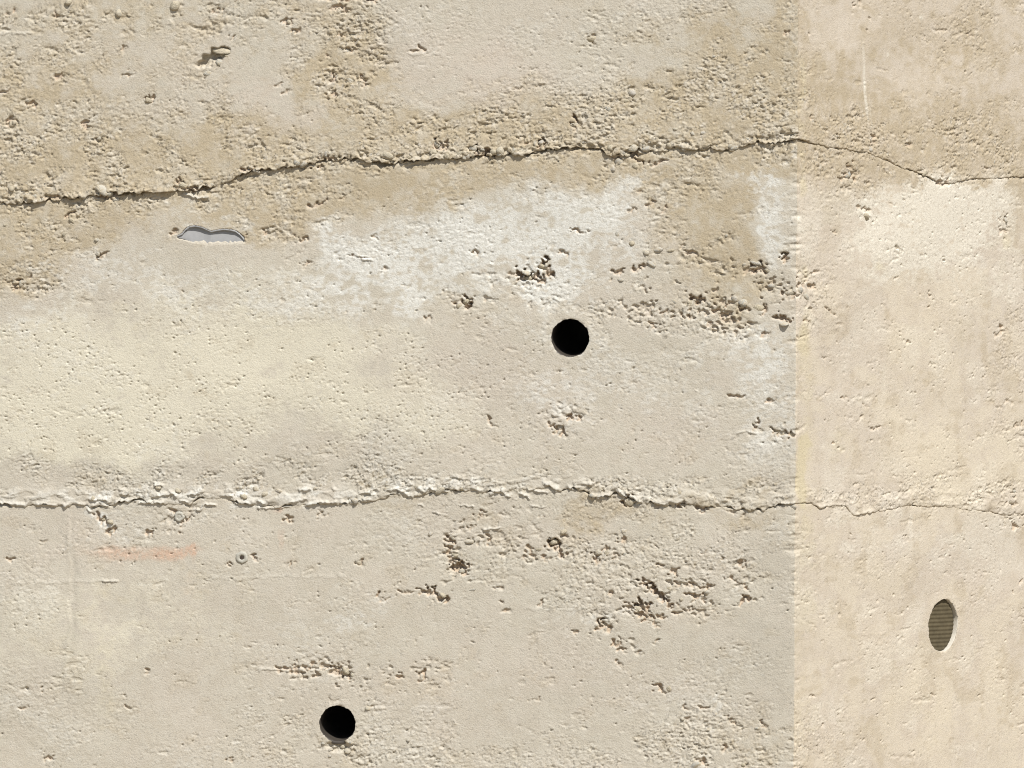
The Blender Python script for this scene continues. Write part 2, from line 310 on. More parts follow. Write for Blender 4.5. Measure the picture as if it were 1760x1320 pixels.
OCHRE = [(700, 180, 900, 120, .22), (200, 120, 260, 160, .2), (1570, 160, 330, 160, .42), (1640, 30, 200, 80, .2),
         (1290, 420, 60, 110, .35), (70, 400, 120, 85, .85), (40, 480, 70, 45, .6), (230, 370, 150, 50, .65), (480, 355, 130, 60, .85), (460, 400, 70, 35, .5),
         (700, 310, 220, 34, .95), (640, 345, 120, 35, .6), (950, 287, 210, 26, .8), (1180, 330, 100, 45, .85), (1190, 400, 95, 75, .75),
         (1250, 290, 110, 28, .7), (1250, 440, 50, 60, .5), (590, 60, 60, 120, .8), (610, 150, 70, 80, .6), (90, 295, 300, 60, .85), (300, 250, 180, 55, .6), (30, 200, 120, 60, .4), (1352, 120, 18, 130, .7),
         (1090, 200, 300, 62, .8), (1300, 130, 90, 130, .65), (60, 130, 160, 60, .4), (180, 25, 220, 45, .55), (560, 235, 240, 40, .65), (860, 235, 160, 30, .6), (490, 30, 60, 40, .4), (1180, 60, 90, 50, .3),
         (1030, 870, 60, 25, .6), (1160, 890, 140, 26, .55), (680, 865, 60, 16, .5), (1330, 900, 60, 30, .4), (1200, 505, 160, 40, .5), (890, 480, 50, 35, .5),
         (1060, 980, 140, 60, .3), (720, 1190, 70, 25, .4), (600, 1295, 50, 40, .5), (1280, 1280, 130, 50, .45), (830, 900, 50, 40, .3),
         (1580, 240, 220, 75, .7), (1420, 200, 60, 90, .35), (1420, 262, 70, 20, .6), (1540, 300, 90, 20, .5), (1500, 330, 40, 60, .45), (1440, 340, 40, 30, .4),
         (1745, 360, 34, 60, .8), (1700, 320, 80, 14, .8), (1590, 560, 110, 110, .25), (1680, 70, 60, 50, .3), (1575, 880, 25, 14, .5), (1500, 895, 40, 12, .5),
         (340, 678, 11, 12, .5), (374, 765, 13, 10, .6), (1273, 832, 15, 10, .55), (635, 578, 14, 13, .5), (1255, 640, 12, 9, .4), (1000, 905, 30, 20, .3)]
WHITE = [(840, 410, 250, 85, .2), (1040, 470, 120, 60, .3), (1620, 380, 120, 70, .3), (470, 520, 160, 40, .2), (760, 400, 110, 55, .5), (720, 460, 170, 50, .3), (880, 395, 80, 60, .45), (980, 355, 70, 36, .6), (1065, 325, 50, 26, .6), (960, 430, 90, 60, .4), (850, 470, 260, 90, .22), (1050, 640, 200, 90, .2), (560, 520, 140, 40, .25), (1010, 390, 60, 40, .3), (1180, 330, 30, 20, .3), (600, 430, 80, 30, .6), (640, 490, 120, 40, .45), (1315, 345, 52, 60, .8), (1335, 410, 32, 40, .7), (1290, 300, 40, 20, .4),
         (1290, 590, 80, 50, .6), (1320, 690, 50, 80, .55), (230, 470, 170, 45, .5), (360, 375, 110, 25, .5), (60, 545, 90, 30, .5), (560, 395, 30, 30, .5),
         (420, 850, 60, 14, .4), (200, 905, 35, 35, .45), (170, 890, 30, 20, .4), (1000, 1050, 120, 14, .35), (640, 1045, 60, 20, .35), (960, 700, 60, 60, .3),
         (1600, 400, 118, 85, .95), (1490, 372, 12, 14, .9), (1650, 360, 60, 40, .5), (1455, 650, 12, 12, .4), (1465, 540, 14, 12, .4), (1530, 615, 12, 9, .4), (1565, 920, 200, 40, .3), (1700, 500, 60, 30, .3),
         
         (1605, 345, 60, 16, .4), (1390, 400, 30, 60, .2), (920, 480, 25, 10, .4), (1225, 1228, 12, 12, .4), (185, 900, 14, 60, .25)]
DRIPS = [(1485, 110, 2.5, 40, .7, -3), (1490, 165, 3, 45, .9, -4), (1498, 205, 2, 20, .6, -5), (1441, 900, 3, 28, .7), (1566, 900, 4, 30, .6), (1637, 915, 6, 40, .5), (1527, 85, 3, 5, .8), (1585, 20, 4, 6, .7), (1620, 1150, 3, 30, .4), (1700, 930, 5, 50, .4), (1490, 940, 4, 50, .35), (1420, 60, 4, 70, .25), (1555, 640, 6, 60, .35), (1520, 660, 5, 50, .3)]
CREAM = [(230, 650, 330, 120, 1.0), (560, 590, 200, 60, .6), (680, 700, 160, 50, .7), (110, 750, 160, 50, .6), (120, 1080, 150, 90, .5), (300, 1050, 150, 80, .4), (190, 1180, 40, 90, .3),
         (400, 500, 160, 40, .5), (1650, 800, 140, 80, .8), (1690, 1210, 130, 130, .5), (1480, 1120, 110, 150, .4), (1620, 560, 90, 90, .5), (1580, 430, 80, 60, .4), (1570, 660, 60, 100, .4), (1400, 820, 40, 60, .3)]
GREY = [(300, 808, 320, 26, .55), (800, 810, 300, 20, .3), (1320, 1060, 90, 200, .38), (1340, 1000, 34, 320, .2), (120, 1060, 11, 180, .85), (40, 900, 60, 30, .2), (1350, 200, 20, 60, .4), (1340, 690, 40, 120, .25), (780, 600, 80, 60, .3), (600, 560, 160, 20, .3), (130, 560, 140, 14, .3), (1260, 1100, 110, 40, .3), (1000, 230, 330, 20, .25), (100, 200, 60, 30, .15)]  # blobs beside the corner below the lower joint put shade into the colour
RUST = [(250, 951, 88, 13, .55), (331, 952, 5, 18, .75), (300, 948, 40, 12, .5), (488, 915, 8, 40, .45), (205, 955, 40, 12, .3), (325, 1010, 14, 25, .25), (480, 880, 14, 6, .4)]
YELLOW = [(1384, 760, 10, 14, .8), (1382, 810, 9, 50, .45), (1380, 580, 10, 30, .55), (1382, 470, 10, 20, .5), (1379, 325, 9, 22, .6), (1378, 190, 7, 110, .6), (1385, 680, 16, 160, .45), (1378, 845, 10, 30, .6), (1394, 850, 30, 90, .3), (1385, 1100, 20, 260, .25), (1522, 455, 10, 10, .5), (1440, 760, 20, 30, .4), (180, 1130, 18, 120, .35), (1600, 1230, 30, 100, .15), (1730, 412, 8, 14, .6)]
PINK = [(480, 190, 90, 60, .6), (740, 110, 160, 90, .6), (900, 150, 100, 60, .4), (350, 130, 120, 50, .4), (110, 960, 120, 50, .4), (780, 640, 200, 70, .5), (1100, 750, 200, 60, .4), (900, 900, 200, 40, .3), (900, 1180, 300, 90, .35), (1720, 500, 90, 120, .5), (1440, 720, 60, 140, .4), (1640, 950, 160, 60, .45), (1440, 150, 90, 100, .3), (1640, 100, 120, 100, .25), (390, 240, 60, 40, .4)]
STREAK = [(1622, 1230, 18, 110, .4), (1440, 1000, 8, 120, .2), (1700, 760, 10, 120, .15), (1660, 1240, 10, 90, .2)]


def dA_(W):
    return np.interp(W.PX, *zip(*SEAM_A)) - W.PY


def build_maps(W):
    W.wx = W.wy = 0
    n40, n14, n5 = W.noise(34 * W.sx ** .5, 26), W.noise(13 * W.sx ** .7, 9), W.noise(5 * W.sx ** .7, 3.6)
    W.wu, W.wz = 1.6 * W.noise(5), 1.6 * W.noise(5)
    W.wx, W.wy = 13 * W.noise(22 * W.sx, 22) + 5 * W.noise(7 * W.sx, 7), 12 * W.noise(22 * W.sx, 22) + 5 * W.noise(7 * W.sx, 7)
    n2x = W.noise(2.4 * W.sx ** .6, 1.8)
    rag = 0.55 * n14 + 0.45 * n5 + 0.35 * n40

    chalk = 0.30 * n14 + 0.55 * n5 + 0.55 * n2x + .25 * n40

    def mask(spec, base=0.0, soft=.55, broken=False):
        m = W.blobs(spec, base)
        if broken:
            return np.clip(m, 0, 1) * sstep(-.9, 1.2, 1.25 * chalk + 2.0 * m - .8)
        return np.clip(m, 0, 1) * sstep(-soft, soft + .15, .62 * rag + .25 * n2x + 2.2 * m - .75)

    wx, wy = W.wx, W.wy
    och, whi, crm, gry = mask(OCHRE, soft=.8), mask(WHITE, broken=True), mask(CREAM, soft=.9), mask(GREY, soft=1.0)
    if W is RIGHT:                                   # uneven lime wash down the return
        s1, s2 = W.noise(26, 32) + .6 * n14 + .3 * n5, W.noise(16, 18) + .6 * n5
        low = sstep(290, 340, W.PY)
        whi = np.clip(whi + .36 * sstep(.2, 1.8, s1) * low, 0, 1)
        och = np.clip(och + .45 * sstep(.5, 1.7, s2), 0, 1)
        crm = np.clip(crm + .5 * sstep(.2, 1.5, -s1) * low, 0, 1)
    else:
        whi = np.clip(whi + .20 * sstep(.9, 2.0, chalk + .6 * n40), 0, 1)
        och = np.clip(och + .22 * sstep(.8, 1.9, n14 + .5 * n5 - .3 * n40), 0, 1)
    pnk = mask(PINK, soft=1.0)
    dB = np.interp(W.PX, *zip(*SEAM_B)) - W.PY
    och = np.maximum(och, .75 * np.exp(-((dA_(W) + 1) / 5.0) ** 2))
    och = np.maximum(och, .4 * np.exp(-((dB + 1) / 3.0) ** 2))
    W.wx, W.wy = wx * .25, wy * .25
    rus, stk, yel = mask(RUST, soft=.9), mask(STREAK, soft=1.2), mask(YELLOW, soft=.9)
    W.wx, W.wy = wx * .07, wy * .3
    whi = np.maximum(whi, mask(DRIPS, soft=.8))
    W.wx, W.wy = wx, wy
    G = np.clip(W.blobs(GRAIN, 0.12), 0, 1) * sstep(-1.5, 0.7, rag + 1.0 * W.blobs(GRAIN, 0.12) - .15)
    G *= .3 + .7 * sstep(-.8, .35, .75 * n14 + .45 * n40 + .3 * n5)
    dA = np.interp(W.PX, *zip(*SEAM_A)) - W.PY
    G = np.maximum(G, (.98 if W is LEFT else .5) * np.exp(-(np.maximum(dA, 0) / 26.0) ** 2) * (dA > -1))
    C = np.clip(W.blobs(HONEY, 0.0), 0, 1)
    P = np.clip(W.blobs(PITS, 0.22), 0, 1)

    # ---- relief, millimetres
    H = 0.9 * W.noise(70, 50) + 0.34 * n40 + 0.10 * n14 * (0.5 + G)
    rough = np.clip(.16 + .84 * sstep(-.7, 1.3, .8 * W.noise(55, 22) + .5 * n40 + .35 * n14 + 1.6 * (G - .2)), 0, 1)
    sm = (1 - .5 * crm) * (.6 if W is RIGHT else 1) * rough
    H += (0.11 + 0.10 * G) * sm * W.noise(2.4 * W.sx ** .6, 1.4) + 0.16 * sm * W.noise(1.2 * W.sx ** .5, .95)
    # fine wrinkles and hair cracks in the skin
    for su_, sz_, a_, w_ in ((5.0, 1.9, .55, .17), (2.6, 1.5, .75, .22), (9, 3.8, .5, .08)):
        nw = W.noise(su_ * W.sx ** .6, sz_)
        H -= a_ * sm * (.45 + .8 * G) * np.exp(-(nw / w_) ** 2) * sstep(-.4, 1.1, W.noise(9 * W.sx ** .6, 5))
    H += 0.07 * (0.4 + G) * n5
    big = W.grains(13, 2.6, 5.6, np.clip(G * .26 + C * .3 - .08, 0, 1), .62, W.sx ** .7)
    mid = W.grains(4.5, 1.2, 2.7, np.clip(G * .85 - .05, 0, .95), .8, W.sx ** .6)
    sml = W.grains(3.3, 1.0, 1.9, np.clip(G * 1.1 + .02, 0, .9), .8, W.sx ** .7)
    H += np.maximum(np.maximum(big * .8, mid), sml) * (.3 + .85 * G) - G * 1.3
    H -= 2.6 * G * sstep(1.2, 1.9, .8 * W.noise(3.0 * W.sx ** .6, 1.8) + .5 * n5)
    # chips and little holes in the skin
    pit = W.grains(7.5, .9, 1.9, P * .7 * sstep(-1.1, 1.1, n14 + .5 * n40), 1.0, W.sx ** .8)
    H -= pit * 1.8
    chip = .5 * n14 + .9 * W.noise(6.5 * W.sx ** .8, 2.6) + .5 * W.noise(2.6, 1.6)
    H -= 1.5 * sstep(2.2, 2.9, chip) * (.6 + G)
    # honeycombed patches: ragged cavities between stones
    hc = .75 * W.noise(4.4 * W.sx ** .6, 2.6) + .8 * W.noise(2.0 * W.sx ** .6, 1.6) + .6 * n14
    H -= C * 4.8 * sstep(1.4, 1.85, hc + .45 * (C - .5))
    H -= C * .8 * sstep(-.3, .9, n14)
    hz = {}
    # flaking laitance next to the lower joint
    fx = W.PX
    yb = np.interp(fx, *zip(*SEAM_B))
    band = np.exp(-((W.PY - (yb - 15)) / 13.0) ** 2) * (1 if W is LEFT else .6)
    n1, n2 = W.noise(7 * W.sx ** .7, 3.5) + .35 * n5, W.noise(10 * W.sx ** .7, 4.5) + .3 * n5
    ter = 1.3 * sstep(.1, .2, n1) + 1.5 * sstep(.3, .4, n2)
    H += band * ter
    # ragged shelf under the upper joint
    dAA = dA_(W)
    bA = np.exp(-((dAA - 6) / 8.0) ** 2) * (1.0 if W is LEFT else .25)
    H -= bA * 5.0 * sstep(.55, 1.5, .7 * W.noise(4.2, 2.6) + .5 * W.noise(2.0, 1.6) + .6 * n40)
    bB = np.exp(-((dAA + 7) / 6.0) ** 2) * (1.0 if W is LEFT else .3)
    H -= bB * 2.5 * sstep(1.0, 1.7, .8 * W.noise(3.6, 2.2) + .5 * n14)
    # ---- placed cavities
    we = .75 * W.noise(3.4 * W.sx ** .5, 3.4) + .65 * W.noise(1.5 * W.sx ** .5, 1.5)
    wf = .75 * W.noise(3.4 * W.sx ** .5, 3.4) + .65 * W.noise(1.5 * W.sx ** .5, 1.5)
    cav = np.zeros_like(H)
    for x, y, L, Wd, an, dep in VOIDS:
        if (x >= CORNER_PX + 2) != (W is RIGHT):
            continue
        wdw = W.window(x, y, L * 1.5 + 8)
        if wdw is None:
            continue
        c, s = math.cos(math.radians(an)), math.sin(math.radians(an))
        k = min(4.5, .55 * Wd + .6)
        dx, dy = W.PX[wdw] - x + k * we[wdw], W.PY[wdw] - y + k * wf[wdw]
        q = ((dx * c + dy * s) / L) ** 2 + ((-dx * s + dy * c) / Wd) ** 2
        v = dep * (.85 if dep >= 12 else .72 if L > 13 else .55) * sstep(1.2, .45, q) * np.clip(.8 + .3 * wf[wdw] + .2 * we[wdw], .25, 1.5)
        np.maximum(cav[wdw], v, out=cav[wdw])
    H -= cav
    cav_tint = np.clip(sstep(.8, 4.0, cav + C * 3.0 * sstep(1.2, 1.9, hc + .45 * (C - .5))), 0, 1)   # browner and less white inside cavities, stronger with depth
    och = np.maximum(och, .9 * cav_tint)
    rus = np.maximum(rus, .45 * cav_tint)
    whi = whi * (1 - .8 * cav_tint)
    # raised lips of mortar with a sharp lower edge
    lip = np.zeros_like(H)
    for pts, hh, br in LIPS:
        xs = np.array([p[0] for p in pts], float)
        if (xs.mean() >= CORNER_PX) != (W is RIGHT):
            continue
        ys = np.array([p[1] for p in pts], float)
        o = np.argsort(xs)
        cx, cy = xs.mean(), ys.mean()
        wdw = W.window(cx, cy, max(np.ptp(xs), np.ptp(ys)) / 2 + br + 6)
        X, Y = W.PX[wdw] + 1.3 * we[wdw], W.PY[wdw]
        d = np.interp(X, xs[o], ys[o]) + 1.2 * wf[wdw] - Y          # above the edge
        end = sstep(xs.min() - 1, xs.min() + 5, X) * sstep(xs.max() + 1, xs.max() - 5, X)
        v = 1.35 * hh * end * sstep(-.6, .5, d) * np.clip(1 - d / br, 0, 1) ** .8
        np.maximum(lip[wdw], v, out=lip[wdw])
    H += lip
    whi = np.clip(whi + lip * .12 + .45 * band * sstep(1100, 800, W.PX) * sstep(-.6, .6, n5), 0, 1)
    if W is LEFT:
        # socket left by a pebble, near the top
        w1 = W.window(370, 101, 40)
        dx, dy = W.PX[w1] - 368 + 2.5 * we[w1], W.PY[w1] - 100 + 2.0 * wf[w1]
        c, s = math.cos(-.45), math.sin(-.45)
        a, b = dx * c + dy * s, -dx * s + dy * c
        q = (a / 29) ** 2 + (b / 14) ** 2
        H[w1] = H[w1] * sstep(.4, 1.2, q) - 16 * sstep(1.1, .6, q) * sstep(14, -8, b + a * .25)
        # bed of the grey flake
        w1 = W.window(366, 403, 60)
        m = flake_inside(W.PX[w1], W.PY[w1], .2) * sstep(1.02, .35, (W.PY[w1] - 389 + 1.2 * we[w1]) / 32.0)
        H[w1] = H[w1] * (1 - m) - 9 * m
        # shallow trowel ridge down the lower left
        H += .5 * np.exp(-((W.PX - 117 + 1.5 * n14) / 3.0) ** 2) * sstep(875, 900, W.PY) * sstep(1230, 1120, W.PY)
        H -= .5 * np.exp(-((W.PX - 124 + 1.5 * n14) / 4.0) ** 2) * sstep(875, 900, W.PY) * sstep(1230, 1120, W.PY)
    H += .0
    # pipe mouths: a short rough reveal round each sleeve
    for x, y, rc, rs in HOLES:
        if (x >= CORNER_PX) != (W is RIGHT):
            continue
        u, z = W.uz(x, y)
        d = np.hypot(W.U - u, W.Z - z)
        near = sstep(rc + 16, rc, d)
        H = H * (1 - .5 * near) - 1.2 * np.exp(-((d - rc) / 1.6) ** 2) * np.clip(.4 + we, 0, 2)
    if W is LEFT:
        u, z = W.uz(580, 1283)
        d = ((W.U - u) / 20) ** 2 + ((W.Z - z) / 11) ** 2
        H -= np.clip(6 * sstep(1.25, .5, d) * (1 + .4 * we) - big * .5, 0, 8)
    ez = np.random.default_rng(77)
    e1 = np.convolve(ez.standard_normal(W.nz), np.exp(-np.arange(-9, 10) ** 2 / 14.0), 'same') / 2.6
    e2 = np.convolve(ez.standard_normal(W.nz), np.exp(-np.arange(-40, 41) ** 2 / 500.0), 'same') / 6
    edge = (np.maximum(0, e1 + .5 * e2 - .5) * 1.9)[:, None]
    edge = edge * .8 + .5 * np.maximum(0, e2 - .6)[:, None]
    H -= edge * np.exp(-(W.U / (3.0 + 3.0 * edge)) ** 2)
    W.H = H.astype(np.float32)
    W.WE = np.clip(we, -1.3, 1.6).astype(np.float32)
    warm = np.full_like(H, 1.0 if W is RIGHT else 0.0)
    if W is LEFT:
        warm = np.clip(.25 * sstep(1300, 300, W.PX) * sstep(880, 1000, W.PY) + stk * 0, 0, 1)
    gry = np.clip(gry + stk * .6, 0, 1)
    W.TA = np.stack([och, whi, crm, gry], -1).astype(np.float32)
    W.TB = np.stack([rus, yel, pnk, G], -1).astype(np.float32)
    W.warm = warm


FLAKE_TOP = [(302, 407), (312, 403), (317, 396), (324, 390.5), (335, 389), (346, 391), (355, 395), (363, 398.5),
             (372, 396.5), (384, 394.5), (396, 395.5), (406, 398), (414, 404), (420, 411), (422, 416)]
FLAKE_BOT = [(302, 408), (318, 412), (332, 416), (340, 421), (356, 425), (366, 421), (385, 419), (400, 419), (412, 418), (422, 417)]


def flake_inside(X, Y, grow):
    t = np.interp(X, *zip(*FLAKE_TOP)) - grow
    b = np.interp(X, *zip(*FLAKE_BOT)) + grow
    return sstep(t - .8, t + .3, Y) * sstep(b + .8, b - .5, Y) * ((X > 302) & (X < 422))


build_maps(LEFT)
build_maps(RIGHT)


# ------------------------------------------------------------------ materials
def mat(name):
    m = bpy.data.materials.new(name)
    m.use_nodes = True
    t = m.node_tree
    return m, t, t.nodes['Principled BSDF']


def N(t, kind, **kw):
    n = t.nodes.new(kind)
    for k, v in kw.items():
        if isinstance(v, (tuple, list)) or not hasattr(n, k):
            n.inputs[k.replace('_', ' ')].default_value = v
        else:
            setattr(n, k, v)
    return n


def mix(t, fac, a, b, blend='MIX'):
    n = t.nodes.new('ShaderNodeMix')
    n.data_type = 'RGBA'
    n.blend_type = blend
    n.clamp_factor = True
    for i, v in ((0, fac), (6, a), (7, b)):
        if hasattr(v, 'links') or hasattr(v, 'is_linked'):
            t.links.new(v, n.inputs[i])
        elif isinstance(v, (int, float)):
            n.inputs[i].default_value = v
        else:
            n.inputs[i].default_value = (*v, 1.0) if len(v) == 3 else v
    return n.outputs[2]


def mth(t, op, a, b=None, c=None):
    n = t.nodes.new('ShaderNodeMath')
    n.operation = op
    for i, v in enumerate((a, b, c)):
        if v is None:
            continue
        if isinstance(v, (int, float)):
            n.inputs[i].default_value = v
        else:
            t.links.new(v, n.inputs[i])
    return n.outputs[0]


def ramp(t, val, lo, hi, a=0.0, b=1.0):
    n = t.nodes.new('ShaderNodeMapRange')
    n.interpolation_type = 'SMOOTHSTEP'
    for i, v in enumerate((lo, hi, a, b)):
        n.inputs[i + 1].default_value = v
    t.links.new(val, n.inputs[0])
    return n.outputs[0]


K = 0.74      # surface colour = picture colour in linear light x K


def alb(r, g, b, k=1.0):
    return tuple(c * K * k for c in lin(r, g, b))


def noise_node(t, vec, scale, detail=4.0, rough=.6):
    n = t.nodes.new('ShaderNodeTexNoise')
    n.inputs['Scale'].default_value = scale
    n.inputs['Detail'].default_value = detail
    n.inputs['Roughness'].default_value = rough
    t.links.new(vec, n.inputs['Vector'])
    return n.outputs[0]


def make_concrete(name, base, base2, ochre, white, cream, grey, rust, yellow, pink):
    m, t, bs = mat(name)
    tc = t.nodes.new('ShaderNodeTexCoord').outputs['Object']
    aa = t.nodes.new('ShaderNodeAttribute'); aa.attribute_name = 'stain_shade_a'
    ab = t.nodes.new('ShaderNodeAttribute'); ab.attribute_name = 'stain_b'
    sa = t.nodes.new('ShaderNodeSeparateColor'); t.links.new(aa.outputs['Color'], sa.inputs[0])
    sb = t.nodes.new('ShaderNodeSeparateColor'); t.links.new(ab.outputs['Color'], sb.inputs[0])
    och, whi, crm, gry = sa.outputs[0], sa.outputs[1], sa.outputs[2], aa.outputs['Alpha']
    rus, yel, pnk, grn = sb.outputs[0], sb.outputs[1], sb.outputs[2], ab.outputs['Alpha']
    n_big, n_mid = noise_node(t, tc, 9, 5), noise_node(t, tc, 42, 5)
    n_fin, n_mic = noise_node(t, tc, 190, 4), noise_node(t, tc, 620, 3)
    col = mix(t, ramp(t, n_mid, .35, .65), base, base2)
    col = mix(t, mth(t, 'MULTIPLY', ramp(t, n_big, .35, .7), .35), col, pink)
    col = mix(t, pnk, col, pink)
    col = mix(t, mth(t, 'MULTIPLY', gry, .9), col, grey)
    col = mix(t, mth(t, 'MULTIPLY', crm, .85), col, cream)
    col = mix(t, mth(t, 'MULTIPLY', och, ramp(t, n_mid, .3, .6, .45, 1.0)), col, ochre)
    col = mix(t, mth(t, 'MULTIPLY', whi, ramp(t, n_fin, .2, .62, .45, 1.0)), col, white)
    col = mix(t, mth(t, 'MULTIPLY', yel, .8), col, yellow)
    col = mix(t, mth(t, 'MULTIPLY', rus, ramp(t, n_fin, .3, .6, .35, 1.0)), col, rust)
    # sand and small stones each have their own tone
    vo = t.nodes.new('ShaderNodeTexVoronoi')
    vo.inputs['Scale'].default_value = 210
    t.links.new(tc, vo.inputs['Vector'])
    sv = t.nodes.new('ShaderNodeSeparateColor'); t.links.new(vo.outputs['Color'], sv.inputs[0])
    v2 = t.nodes.new('ShaderNodeTexVoronoi')
    v2.inputs['Scale'].default_value = 360
    t.links.new(tc, v2.inputs['Vector'])
    s2 = t.nodes.new('ShaderNodeSeparateColor'); t.links.new(v2.outputs['Color'], s2.inputs[0])
    stone = mix(t, sv.outputs[1], alb(178, 162, 132), alb(214, 206, 192))
    col = mix(t, mth(t, 'MULTIPLY', mth(t, 'MULTIPLY', grn, .55), ramp(t, sv.outputs[0], .55, .9)), col, stone)
    # every sand grain has its own shade: most near the mean, a few dark, a few pale
    dark = ramp(t, s2.outputs[0], .86, .97)
    pale = ramp(t, s2.outputs[1], .84, .97)
    gr = mth(t, 'ADD', .26, mth(t, 'MULTIPLY', grn, 1.0))
    fine = mth(t, 'SUBTRACT', mth(t, 'MULTIPLY', pale, .14), mth(t, 'MULTIPLY', dark, .42))
    fine = mth(t, 'MULTIPLY', fine, gr)
    fine = mth(t, 'ADD', fine, mth(t, 'MULTIPLY', n_mic, .34))
    fine = mth(t, 'ADD', fine, mth(t, 'MULTIPLY', n_fin, .20))
    fine = mth(t, 'ADD', fine, .745)
    hs = t.nodes.new('ShaderNodeCombineColor')
    for i in range(3):
        t.links.new(fine, hs.inputs[i])
    col = mix(t, 1.0, col, hs.outputs[0], 'MULTIPLY')
    # flecks of darker sand
    fl = ramp(t, noise_node(t, tc, 330, 2, .5), .66, .76)
    col = mix(t, mth(t, 'MULTIPLY', fl, .5), col, alb(150, 132, 104))
    t.links.new(col, bs.inputs['Base Color'])
    bs.inputs['Roughness'].default_value = .93
    bs.inputs['Specular IOR Level'].default_value = .18
    b1 = t.nodes.new('ShaderNodeBump')
    b1.inputs['Strength'].default_value = .38
    b1.inputs['Distance'].default_value = .0019
    hgt = mth(t, 'ADD', noise_node(t, tc, 420, 3, .7), mth(t, 'MULTIPLY', v2.outputs['Distance'], -.35))
    t.links.new(hgt, b1.inputs['Height'])
    t.links.new(b1.outputs[0], bs.inputs['Normal'])
    return m


M_LEFT = make_concrete('weathered_concrete', alb(209, 201, 184), alb(203, 194, 176), alb(192, 177, 150), alb(229, 226, 216),
                       alb(227, 219, 197), alb(193, 185, 169), alb(212, 182, 158), alb(215, 202, 168), alb(211, 199, 183))
M_RIGHT = make_concrete('warm_concrete', alb(216, 203, 184), alb(209, 195, 174), alb(194, 178, 151), alb(232, 223, 205),
                        alb(226, 213, 189), alb(198, 184, 158), alb(214, 186, 162), alb(216, 202, 168), alb(214, 202, 185))


def simple(name, c, rough=.8, var=.25, scale=120, bump=.3, spec=.3, dist=.001):
    m, t, bs = mat(name)
    tc = t.nodes.new('ShaderNodeTexCoord').outputs['Object']
    n = noise_node(t, tc, scale, 5)
    col = mix(t, ramp(t, n, .3, .7), tuple(x * (1 - var) for x in c), tuple(min(1, x * (1 + var)) for x in c))
    t.links.new(col, bs.inputs['Base Color'])
    bs.inputs['Roughness'].default_value = rough
    bs.inputs['Specular IOR Level'].default_value = spec
    b = t.nodes.new('ShaderNodeBump')
    b.inputs['Strength'].default_value = bump
    b.inputs['Distance'].default_value = dist
    t.links.new(noise_node(t, tc, scale * 2.5, 4), b.inputs['Height'])
    t.links.new(b.outputs[0], bs.inputs['Normal'])
    return m


M_PIPE = simple('black_plastic', (.060, .050, .040), .55, .15, 60, .05, .35)
M_PIPE2 = simple('brown_ribbed_plastic', (.098, .079, .046), .75, .15, 60, .05, .15)
M_COLLAR = simple('pale_cement', alb(214, 206, 190), .85, .08, 150, .3, .2)
M_FLAKE = simple('grey_flint', alb(170, 169, 167), .55, .05, 90, .15, .4)
M_RING = simple('grey_cement_ring', alb(192, 187, 173), .8, .1, 200, .4, .2)
M_PLUG = simple('dark_rust', (.06, .045, .035), .8, .3, 200, .4, .2)
M_SHELL = simple('plain_concrete', alb(200, 188, 166), .95, .1, 14, .3, .15)


def stone_material():
    m, t, bs = mat('embedded_stone')
    tc = t.nodes.new('ShaderNodeTexCoord').outputs['Object']
    oi = t.nodes.new('ShaderNodeObjectInfo')
    cr = t.nodes.new('ShaderNodeValToRGB')
    e = cr.color_ramp.elements
    e[0].position, e[0].color = 0.0, (*alb(186, 176, 154), 1)
    e[1].position, e[1].color = 1.0, (*alb(208, 200, 186), 1)
    for p, c in ((.3, (200, 188, 162)), (.6, (205, 198, 182)), (.8, (188, 184, 172))):
        k = e.new(p)
        k.color = (*alb(*c), 1)
    t.links.new(oi.outputs['Random'], cr.inputs[0])
    n = noise_node(t, tc, 2.2, 5)
    dust = mix(t, ramp(t, n, .42, .62), cr.outputs[0], alb(208, 195, 170))
    t.links.new(dust, bs.inputs['Base Color'])
    bs.inputs['Roughness'].default_value = .85
    bs.inputs['Specular IOR Level'].default_value = .25
    b = t.nodes.new('ShaderNodeBump')
    b.inputs['Strength'].default_value = .9
    b.inputs['Distance'].default_value = .0022
    t.links.new(noise_node(t, tc, 6, 4), b.inputs['Height'])
    t.links.new(b.outputs[0], bs.inputs['Normal'])
    return m


M_STONE = stone_material()


# ------------------------------------------------------------------ mesh helpers
def link(name, me, material, parent=None, kind=None, label=None):
    o = bpy.data.objects.new(name, me)
    if material is not None and not me.materials:
        me.materials.append(material)
    COL.objects.link(o)
    if parent is not None:
        o.parent = parent
        o.matrix_parent_inverse.identity()
        o.location = o.location - parent.location
    if kind:
        o['kind'] = kind
    if label:
        o['label'] = label
    return o


def grid_mesh(name, P, keep=None, attrs=(), flip=False):
    """P: rows x cols x 3 -> quad mesh; keep: which quads stay"""
    nr, nc = P.shape[:2]
    idx = np.arange(nr * nc).reshape(nr, nc)
    q = np.stack([idx[:-1, :-1], idx[:-1, 1:], idx[1:, 1:], idx[1:, :-1]], -1)
    if flip:
        q = q[..., ::-1]
    q = q[keep] if keep is not None else q.reshape(-1, 4)
    q = np.ascontiguousarray(q.reshape(-1, 4))
    me = bpy.data.meshes.new(name)
    me.vertices.add(nr * nc)
    me.vertices.foreach_set('co', P.reshape(-1).astype(np.float32))
    me.loops.add(q.size)
    me.loops.foreach_set('vertex_index', q.reshape(-1).astype(np.int32))
    me.polygons.add(len(q))
    me.polygons.foreach_set('loop_start', (np.arange(len(q)) * 4).astype(np.int32))
    for an, arr in attrs:
        at = me.attributes.new(an, 'FLOAT_COLOR', 'POINT')
        at.data.foreach_set('color', arr.reshape(-1).astype(np.float32))
    me.update(calc_edges=True)
    return me


